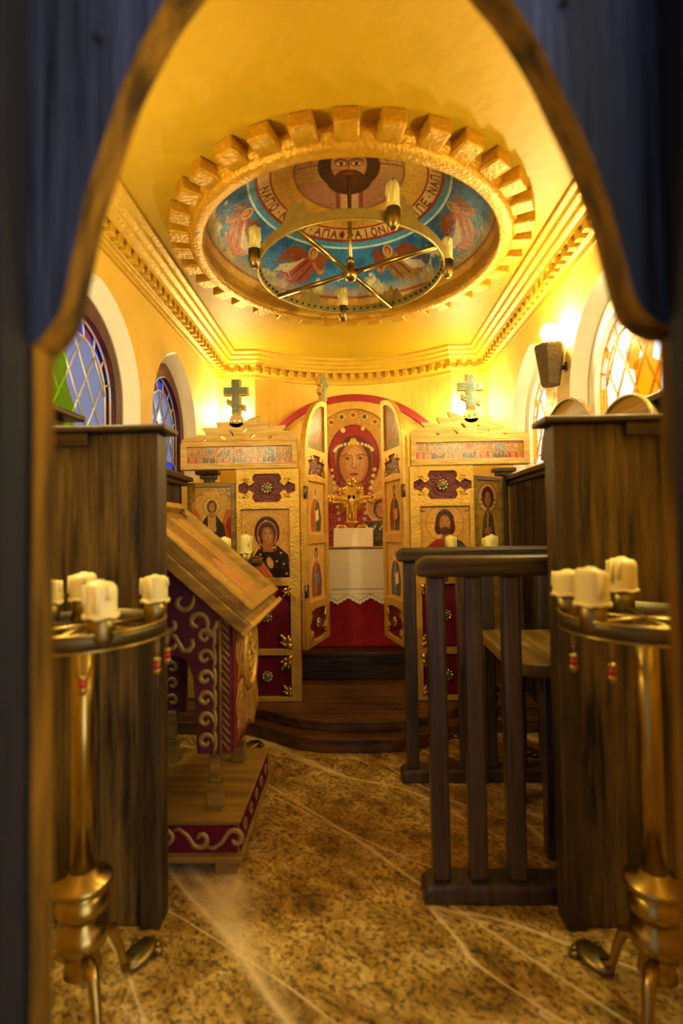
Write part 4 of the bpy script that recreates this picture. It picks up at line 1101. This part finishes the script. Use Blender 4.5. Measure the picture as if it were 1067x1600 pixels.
# gate leaves
def gate(sx, label, saints, topstone):
    """leaf built in its own frame: a along the leaf from the hinge, opening away from the viewer"""
    hx, hy = sx*.320, SY+.014
    ang = math.radians(71.5) if sx < 0 else PI - math.radians(73)
    t = thing('gate_leaf', label, 'gate', (hx, hy, .46), ang, 'arched gilt gate leaves')
    W = .405; d0, d1 = (-.0, .036)
    s = 1
    # inner face is the one towards the opening: local -y for the left leaf, +y for the right
    fy = (lambda d: d) if sx < 0 else (lambda d: -d)
    F_ = lambda a, b, d: (a, fy(d), b)
    z = lambda q: q-.46
    arc = [(W*(1-math.cos(k)), z(1.76)+.42*math.sin(k)) for k in [PI/2*i/14 for i in range(15)]]
    outer = [(0,0),(W,.012)] + [(W, arc[-1][1])] + list(reversed(arc))[1:]
    fr = .052
    arcI = [(fr+(W-2*fr)*(1-math.cos(k)), z(1.80)+.33*math.sin(k)) for k in [PI/2*i/10 for i in range(11)]]
    topc = [(W-fr, z(1.80)), (W-fr, arcI[-1][1])] + list(reversed(arcI))[1:]
    cut = [(W/2+a*.15, z(1.685)+b*.072) for a, b in ((-1,-1),(-.2,-.85),(.2,-.85),(1,-1),(.85,0),(1,.4),(.3,.5),(.45,1),(-.45,1),(-.3,.5),(-1,.4),(-.85,0))]
    r1 = [(fr,z(1.215)),(W-fr,z(1.215)),(W-fr,z(1.575)),(fr,z(1.575))]
    r2 = [(fr,z(.765)),(W-fr,z(.765)),(W-fr,z(1.15)),(fr,z(1.15))]
    bot = [(W/2+a*.152, z(.605)+b*.105) for a, b in ((-1,-.75),(-.5,-1),(.5,-1),(1,-.75),(.72,-.45),(1,-.1),(1,.1),(.72,.45),(1,.8),(.4,1),(-.4,1),(-1,.8),(-.72,.45),(-1,.1),(-1,-.1),(-.72,-.45))]
    fo = obj('frame', G().plate(outer, [topc, cut, r1, r2, bot], F_, 0, .038), M['gold'], t, .003, True)
    g = G(); g.prism([(.02,z(.50)),(W-.02,z(.51)),(W-.02,z(2.08)),(W*.55,z(2.02)),(.12,z(1.9)),(.02,z(1.74))], F_, .017, .030); obj('backing_board', g, M['maroon'], t, 0, True)
    for (pts, pf) in ((r1, saints[0]), (r2, saints[1])):
        x0, x1 = pts[0][0], pts[1][0]; z0, z1 = pts[0][1], pts[2][1]
        fl = (lambda a, b: (a, fy(.0155), b))
        picture('painting', x1-x0, z1-z0, pf, t, (lambda a, b, x0=x0, x1=x1, z0=z0: ((x0+x1)/2 + (a if sx < 0 else -a), fy(.0155), z0+b)), res=.003, bg='#d9a552')
    def p_wing(c, a):
        c.ell(.0,.3,.3,.3,'#94583a'); c.poly([(-.35,.05),(.35,.05),(.35,.18),(-.35,.14)],'#6a7458'); c.ell(.1,.30,.24,.16,'#a85a3e',.4)
        c.line([(-.05,.2),(.1,.5),(.3,.8)],.03,'#7a4a2e'); c.line([(.0,.2),(.2,.5),(.36,.7)],.02,'#5a6a5a'); c.line([(.1,.2),(.28,.42)],.02,'#e8c890')
        c.poly([(-.1,.35),(.15,.55),(.2,.85),(.32,.95),(.36,.5)],'#8b8a6a',.8); c.ell(.16,.6,.07,.09,'#d6a24c'); face(c,.16,.59,.12); c.speck(.05,'#c89a5a')
    hh = arcI[-1][1]-z(1.80)
    kp = lambda a, b: in_poly((fr+(W-2*fr)/2) + (a if sx < 0 else -a), z(1.80)+b, topc)
    picture('painting', W-2*fr, hh, p_wing, t, lambda a, b: (W/2 + (a if sx < 0 else -a), fy(.0155), z(1.80)+b), res=.003, bg='#94633c', keep=kp)
    g = G()
    for ex in (-1, 1):
        for ez in (-1, 1):
            g = G(); leaf_sprig(g, W/2+ex*.13, z(.605)+ez*.082, math.atan2(-ez*.8, -ex*.5), .034, fy(.002)); obj('leaf_ornament', g, M['goldleaf'], fo, 0, True)
            g = G(); leaf_sprig(g, W/2+ex*.115, z(1.685)+ez*.06, math.atan2(-ez*.5, -ex*.8), .028, fy(.002)); obj('leaf_ornament', g, M['goldleaf'], fo, 0, True)
    g = G(); r = .032; cx, cz = W/2, z(.605)
    g.ell((cx, fy(.006), cz), (r*.62,.010,r*.62), 12)
    for k in range(9): g.ell((cx+r*.8*math.cos(2*PI*k/9), fy(.006), cz+r*.8*math.sin(2*PI*k/9)), (r*.3,.009,r*.3), 8)
    ro = obj('rosette', g, M['goldleaf'], t, 0, True)
    obj('stone', G().ell((cx, fy(-.004), cz), (r*.46,.007,r*.46), 14), topstone, ro, 0, True)
    for zz in (.80, 1.45):
        g = G(); g.lathe([(.008,0),(.008,.085)], (-.008, fy(.004), z(zz)), 10); g.box(-.008, .03, min(fy(-.003), fy(.001)), max(fy(-.003), fy(.001)), z(zz), z(zz)+.085)
        obj('hinge', g, M['steel'], t, 0, True)
    if sx < 0:
        body, inl = orth_cross(F_, -.002, .036, W-.055, z(2.165), .215)
        cr = obj('cross', body, M['gold'], t, .004, True); obj('cross_inlay', inl, M['crossgreen'], cr, 0, True)
    return t
gate(-1, 'open arched gilt gate leaf topped by a small cross, next to the veiled woman icon', (p_saint('#e2b05c','#b9a58a','#b4552e','#3c4a48', beard='#c8b89a'), p_saint('#e0b060','#4a2814','#9c4a2c','#6a2a22', held='#4a6a9a')), M['blue'])
gate(1, 'open arched gilt gate leaf without a cross, next to the bearded man icon', (p_saint('#e2b05c','#6a4a2a','#8a3a2a','#33423e', beard='#5a3a20', held='#d88a70'), p_saint('#dcae62','#c0ab8a','#4a4a3a','#3a3c30', beard='#c8b89a', held='#e8c8a0')), M['green'])

# ------------------------------------------------------------------ altar
AY = 4.05
t = thing('altar_table', 'altar table covered with plain red cloth on the top step', 'altar', (0, 4.25, .33))
prof = []
for z, o_ in ((.332,-.035),(.345,-.028),(.42,-.014),(.60,-.006),(.85,0),(1.075,0)): prof.append((z, o_))
g = G(); rings = []
def outline(o_, z):
    P = []
    x0, x1, y0, y1 = -.48+o_*.5, .48-o_*.5, AY+o_, 4.40
    for k in range(24):
        x = x0 + (x1-x0)*k/23; P.append((x, y0 + (.006*math.sin(x*26) if z < .9 else 0), z))
    for k in range(1, 8): P.append((x1, y0+(y1-y0)*k/7, z))
    for k in range(1, 24): P.append((x1+(x0-x1)*k/23, y1, z))
    for k in range(1, 7): P.append((x0, y1+(y0-y1)*k/7, z))
    return P
rs = [outline(o_, z) for z, o_ in prof]; n = len(rs[0])
g.add([p for r_ in rs for p in r_], [(i*n+k, i*n+(k+1) % n, (i+1)*n+(k+1) % n, (i+1)*n+k) for i in range(len(rs)-1) for k in range(n)], 0, True)
g.add(rs[-1], [tuple(range(n))]); g.add(rs[0], [tuple(range(n-1,-1,-1))])
obj('red_covering', g, M['redcloth'], t)
g = G(); g.box(-.47, .47, AY+.01, 4.39, 1.074, 1.080); obj('table_top', g, M['darkx'], t)

t = thing('altar_cloth', 'white linen cloth with a lace hem over the red altar', 'altar cloth', (0, AY, 1.08))
g = G()
nx, nz = 60, 14
def cl(x, z): return AY - .012 - .004*math.sin(x*19)*(1.08-z)/.35
vs = []
for side in (0, .004):
    for j in range(nz+1):
        z = 1.083 - .345*j/nz
        for i in range(nx+1):
            x = -.485+.97*i/nx; vs.append((x, cl(x, z)+side, z))
m_ = (nx+1)*(nz+1); fs = []
for s_ in (0, m_):
    for j in range(nz):
        for i in range(nx):
            k = s_+j*(nx+1)+i; fs.append((k, k+1, k+nx+2, k+nx+1))
g.add(vs, fs, 0, True); g.box(-.485, .485, AY-.014, 4.40, 1.081, 1.086)
c_ = obj('linen', g, M['linen'], t)
g = G(); g.tube([(-.485+.97*i/60, cl(-.485+.97*i/60, .775)-.002, .775) for i in range(61)], .0025, 6); g.tube([(-.485+.97*i/60, cl(-.485+.97*i/60, .738)-.002, .738) for i in range(61)], .003, 6)
obj('hem_stitching', g, M['scroll'], c_)
# lace: zigzag band with eyelets
g = G(); P = []; per = .175
def zig(x): 
    u = ((x+.06) % per)/per; return abs(2*u-1)
N_ = 110
low = [(-.485+.97*k/N_, .655 + .050*zig(-.485+.97*k/N_) + .005*math.sin(k*1.9)) for k in range(N_+1)]
outer = [(-.485, .738)] + low + [(.485, .738)]
hol = []
for k in range(60):
    x = -.475+.95*k/59
    for dz in (.030,):
        z = .655+.050*zig(x)+dz
        hol.append([(x+.0042*math.cos(a), z+.0062*math.sin(a)) for a in [2*PI*i/6 for i in range(6)]])
g.plate(outer, hol, XZ, AY-.018, AY-.0135)
obj('lace', g, M['linen'], c_)
# gilt tray rail along the altar edge
t = thing('altar_tray', 'thin gilt beaded rail along the front edge of the altar top', 'tray', (0, AY+.03, 1.086))
g = G(); g.box(-.40, .40, AY, AY+.30, 1.0865, 1.091); obj('tray_plate', g, M['gold'], t)
g = G()
for k in range(56): g.ell((-.40+.80*k/55, AY-.003, 1.0945), (.0085,.008,.0085), 8)
obj('beaded_rim', g, M['agedbrass'], t)
# white book
t = thing('book', 'white closed book leaning in front of the golden crucifix', 'book', (-.02, AY+.10, 1.091), 0)
M_ = Matrix.Translation((0,0,1.1035)) @ Matrix.Translation((-.015, AY+.045, 0)) @ Matrix.Rotation(math.radians(-2), 4, 'Z') @ Matrix.Rotation(math.radians(-18), 4, 'X')
def bk(*a): return G().box(*a).xf(M_)
obj('cover', bk(-.158, .158, 0, .006, .002, .158), M['white'], t, .002)
obj('pages', bk(-.152, .152, .0062, .030, .006, .152), M['linen'], t)
obj('back_cover', bk(-.158, .158, .0305, .036, .002, .158), M['gold'], t, .002)
# golden crucifix on a pedestal
CXC = (-.025, AY+.228)
t = thing('crucifix', 'ornate golden crucifix with rays on a domed pedestal', 'crucifix', (*CXC, 1.091))
def ob(nm, g, par=t): return obj(nm, g, M['goldleaf'], par)
x0, y0 = CXC
g = G()
g.lathe([(.115,0),(.115,.02),(.10,.03),(.105,.06),(.07,.10),(.04,.13),(.03,.18),(.05,.20),(.06,.215),(.03,.23)], (x0, y0, 1.0915), 28)
for q in (-1, 1):
    g.tube([(x0+q*a, y0-.03, 1.17+c) for a, c in [(.02,.05),(.06,.10),(.11,.10),(.14,.06),(.14,.02)]], [.012,.015,.016,.014,.008], 8)
ob('pedestal', g)
g = G(); zc = 1.30
g.box(x0-.030, x0+.030, y0-.012, y0+.012, zc-.03, zc+.33); g.box(x0-.042, x0+.042, y0-.008, y0+.010, zc+.02, zc+.31); g.box(x0-.15, x0+.15, y0-.008, y0+.010, zc+.172, zc+.220)
g.box(x0-.165, x0+.165, y0-.012, y0+.012, zc+.165, zc+.225)
for (a, b) in ((-.165,.195),(.165,.195),(0,.335)):
    for k in range(5): 
        an = 2*PI*k/5; g.ell((x0+a+.022*math.cos(an), y0-.006, zc+b+.022*math.sin(an)), (.025,.014,.025), 8)
ob('cross', g)
g = G()
for q in range(4):
    b0 = PI/4 + q*PI/2
    for k in range(-3, 4):
        an = b0 + k*.17; l = .138 - .012*abs(k)
        g.tube([(x0+.03*math.cos(an), y0, zc+.195+.03*math.sin(an)), (x0+l*math.cos(an), y0, zc+.195+l*math.sin(an))], [.008,.008], 6)
ob('rays', g)
# figure: one skinned continuous body
me = bpy.data.meshes.new('figure')
FY = y0-.028
J = [(0,.10,.020),(0,.14,.024),(0,.175,.027),(0,.205,.011),(0,.228,.019),(0,.244,.012),
     (-.035,.182,.012),(-.080,.192,.009),(-.118,.202,.008),(-.138,.206,.007),(.035,.182,.012),(.080,.192,.009),(.118,.202,.008),(.138,.206,.007),
     (-.014,.085,.016),(-.016,.04,.012),(-.008,-.005,.009),(-.006,-.022,.009),(.014,.085,.016),(.016,.04,.012),(.010,-.005,.009),(.006,-.022,.009)]
E_ = [(0,1),(1,2),(2,3),(3,4),(4,5),(2,6),(6,7),(7,8),(8,9),(2,10),(10,11),(11,12),(12,13),(0,14),(14,15),(15,16),(16,17),(0,18),(18,19),(19,20),(20,21)]
off = t.location
me.from_pydata([(x0+a-off.x, FY-off.y - (.012 if i in (15,19) else 0), zc+b-off.z) for i, (a, b, r) in enumerate(J)], E_, [])
fo = bpy.data.objects.new('figure', me); COL.objects.link(fo); fo.parent = t
sk = fo.modifiers.new('skin', 'SKIN'); 
for i, v in enumerate(me.skin_vertices[0].data): v.radius = (J[i][2]*.8, J[i][2]*.8); v.use_root = (i == 0)
sb = fo.modifiers.new('sub', 'SUBSURF'); sb.levels = 1; sb.render_levels = 2
me.materials.append(M['goldleaf'])

# altarpiece: broad arched gilt board with red border, holding the big icon
t = thing('altarpiece', 'broad arched gilt altarpiece with a red border holding a large icon of a veiled woman', 'altarpiece', (0, 4.52, .331))
RA = .98; zt = 2.44
def broad(r, top, half, n=30):
    a = math.asin(half/r); return [(-half, .332)] + [(r*math.sin(-a+2*a*k/n), top-r+r*math.cos(-a+2*a*k/n)) for k in range(n+1)] + [(half, .332)]
outA = broad(RA, zt, .76); inA = broad(RA-.062, zt-.062, .715)
inA = [(x, max(z, .36)) for x, z in inA]
obj('red_border', G().plate(outA, [inA], XZ, 4.495, 4.535), M['redpaint'], t, .003)
obj('gilt_board', G().plate(broad(RA-.055, zt-.055, .725), [], XZ, 4.512, 4.53), M['gold'], t)
IW, IB, IT = .375, 1.09, 2.30       # half width, bottom, top of the painting
IX = .0
arc = [(IX+IW*math.cos(k), IT-IW+IW*math.sin(k)) for k in [PI*i/30 for i in range(31)]]
inner = [(IX+IW, IB)] + arc + [(IX-IW, IB)]
arcO = [(IX+(IW+.042)*math.cos(k), IT-IW+(IW+.042)*math.sin(k)) for k in [PI*i/30 for i in range(31)]]
ou = [(IX+IW+.042, IB-.03)] + arcO + [(IX-IW-.042, IB-.03)]
obj('icon_frame', G().plate(ou, [inner], XZ, 4.468, 4.512), M['gold'], t, .004)
kp = lambda a, b: b < (IT-IB-IW) or a*a + (b-(IT-IB-IW))**2 < IW*IW
picture('painting', 2*IW, IT-IB, p_altar_icon, t, lambda a, b: (IX+a, 4.497, IB+b), local=False, res=.0036, keep=kp, bg='#d6a350')

# ------------------------------------------------------------------ wall lamps
def sconce(x, y, z, rz, label, full=True):
    t = thing('wall_lamp', label, 'wall lamp', (x, y, z), rz, 'tapered wall lamps with bare bulbs')
    # local: wall at +y, bulb above a tapered six-sided shade
    g = G(); P = lambda r, q: [(r*math.cos(PI/6+k*PI/3), r*math.sin(PI/6+k*PI/3), q) for k in range(6)]
    rings_ = [P(.052, -.24), P(.085, -.03), P(.078, -.012), P(.066, -.03)]
    g.add([p for r_ in rings_ for p in r_], [(i*6+k, i*6+(k+1) % 6, (i+1)*6+(k+1) % 6, (i+1)*6+k) for i in range(3) for k in range(6)]); g.add(rings_[0], [tuple(range(5,-1,-1))])
    obj('shade', g, M['shade'], t, .003, True)
    g = G(); g.tube([(0,.05,-.14),(0,.08,-.14)], .012, 8); g.box(-.012,.012,.078,.088,-.16,-.11); obj('bracket', g, M['iron'], t, 0, True)
    g = G().lathe([(.02,-.03),(.022,-.01),(.02,.004)], n=16); obj('socket', g, M['gold'], t, 0, True)
    g = G().lathe([(.012,0),(.030,.014),(.043,.04),(.046,.062),(.040,.086),(.024,.104),(.006,.112)], n=24); obj('bulb', g, M['bulb'], t, 0, True)
    return t
sconce(1.100, 2.850, 2.265, -PI/2, 'lit wall lamp with tapered woven shade between the two bright windows')
sconce(-1.04, 4.398, 2.20, 0, 'lit wall lamp glowing behind the cross over the veiled woman screen')
sconce(.955, 4.398, 2.20, 0, 'lit wall lamp glowing behind the cross over the bearded man screen')

# ------------------------------------------------------------------ chandelier
CH = (0.0, 2.78, 2.655)
t = thing('chandelier', 'brass crown chandelier with four arms hanging under the dome', 'chandelier', CH)
CRr = .50
obj('rod', G().lathe([(.011,.03),(.011,.55)], n=12), M['brass'], t, 0, True)
obj('hub', G().lathe([(.006,-.045),(.022,-.04),(.036,-.022),(.040,0),(.034,.02),(.020,.035),(.020,.06),(.026,.065),(.016,.085),(.011,.09)], n=24), M['brass'], t, 0, True)
for k in range(4):
    a = math.radians(-30+90*k)
    obj('arm', G().tube([(.03*math.cos(a), .03*math.sin(a), 0), (CRr*math.cos(a), CRr*math.sin(a), .0)], .0135, 10), M['brass'], t, 0, True)
g = G(); n = 144; z0, z1 = -.006, .036
def rp(a, r, z): return (r*math.cos(a), r*math.sin(a), z)
vs = []; fs = []
for k in range(n):
    a = 2*PI*k/n
    # crown cresting: six fleur points and small scallops between
    u = (k % 24)/24; d = min(u, 1-u)*24
    top = z1 + (.105 if d < .6 else .06 if d < 1.6 else .075 if d < 2.6 else .03 if d < 3.6 else .006) + .004*(k % 2)
    vs += [rp(a, CRr, z0), rp(a, CRr+.004, top), rp(a, CRr+.008, top), rp(a, CRr+.007, z0)]
for k in range(n):
    j = (k+1) % n
    for q in range(4): fs.append((k*4+q, j*4+q, j*4+(q+1) % 4, k*4+(q+1) % 4))
g.add(vs, fs); g.tube([rp(2*PI*k/72, CRr+.004, z0) for k in range(72)], .006, 8, closed=True)
obj('crown_ring', g, M['crown'], t, 0, True)
g = G()
for k in range(72):
    a = 2*PI*(k+.5)/72; g.ell(rp(a, CRr-.002, .018), (.006,.006,.008), 6)
obj('pierced_dots', g, M['iron'], t, 0, True)
GCH = 'candles on the chandelier'
for i, (deg, lb) in enumerate(((-68, 'white candle with wax running down, on the chandelier side nearest the doorway'), (200, 'cream candle on the chandelier over the blue glass windows'), (96, 'cream candle on the far side of the chandelier, nearest the apse'), (-2, 'cream candle on the chandelier over the wall lamp side'))):
    a = math.radians(deg); r = CRr+.028
    g = G().lathe([(.008,-.05),(.02,-.045),(.030,-.02),(.034,.0),(.034,.045),(.031,.045)], (r*math.cos(a), r*math.sin(a), .0), 20)
    g.tube([rp(a, CRr-.005, .01), rp(a, CRr+.01, .01)], .008, 6)
    obj('cup', g, M['agedbrass'], t, 0, True)
    candle((CH[0]+r*math.cos(a), CH[1]+r*math.sin(a), CH[2]+.0465), .030, .12, 20+i, lb, GCH)

# ------------------------------------------------------------------ light
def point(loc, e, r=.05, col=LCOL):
    l = bpy.data.lights.new('unseen_light', 'POINT'); l.energy = e; l.color = col; l.shadow_soft_size = r
    o = bpy.data.objects.new('unseen_light', l); COL.objects.link(o); o.location = loc
for sx in (-1, 1): point((sx*1.02, 1.58, 1.98), 30); point((sx*1.02, 1.26, 2.12), 3)  # unseen lamps, then a weaker fill pair added for panel tops and arch

w = bpy.data.worlds.new('sky'); SC.world = w; w.use_nodes = True
N = w.node_tree.nodes; L = w.node_tree.links; bg = N['Background']
tc = N.new('ShaderNodeTexCoord'); sp = N.new('ShaderNodeSeparateXYZ'); L.new(tc.outputs['Generated'], sp.inputs[0])
mr = N.new('ShaderNodeMapRange'); mr.inputs['From Min'].default_value = -.3; mr.inputs['From Max'].default_value = .7; L.new(sp.outputs['X'], mr.inputs['Value'])
rp_ = N.new('ShaderNodeValToRGB'); rp_.color_ramp.elements[0].color = (.40,.42,.66,1); rp_.color_ramp.elements[1].color = (1.0,.93,.95,1)
rp_.color_ramp.elements[1].position = .9
L.new(mr.outputs[0], rp_.inputs['Fac']); L.new(rp_.outputs[0], bg.inputs['Color'])
st = N.new('ShaderNodeMapRange'); st.inputs['From Min'].default_value = .2; st.inputs['From Max'].default_value = .8; st.inputs['To Min'].default_value = .78; st.inputs['To Max'].default_value = 3.3
L.new(sp.outputs['X'], st.inputs['Value']); L.new(st.outputs[0], bg.inputs['Strength'])

# ------------------------------------------------------------------ camera
f = 800.0
Fw = Vector((-20.5/f, 1, 26/f)).normalized(); Rt = Fw.cross(Vector((0,0,1))).normalized(); Up = Rt.cross(Fw)
ro = math.radians(.9)
R2 = Rt*math.cos(ro) - Up*math.sin(ro); U2 = Up*math.cos(ro) + Rt*math.sin(ro)
cd = bpy.data.cameras.new('camera'); cam = bpy.data.objects.new('camera', cd); COL.objects.link(cam)
cam.matrix_world = Matrix(((R2.x, U2.x, -Fw.x, 0), (R2.y, U2.y, -Fw.y, 0), (R2.z, U2.z, -Fw.z, 1.25), (0,0,0,1)))
cd.sensor_fit = 'VERTICAL'; cd.sensor_height = 36; cd.lens = 36*f/1600
cd.clip_start = .02
cd.dof.use_dof = True; cd.dof.focus_distance = 3.5; cd.dof.aperture_fstop = cd.lens/14.0
SC.camera = cam
SC.view_settings.view_transform = 'Standard'; SC.view_settings.look = 'None'; SC.view_settings.gamma = 1
SC.view_settings.use_curve_mapping = False
SC.view_settings.exposure = 0.12
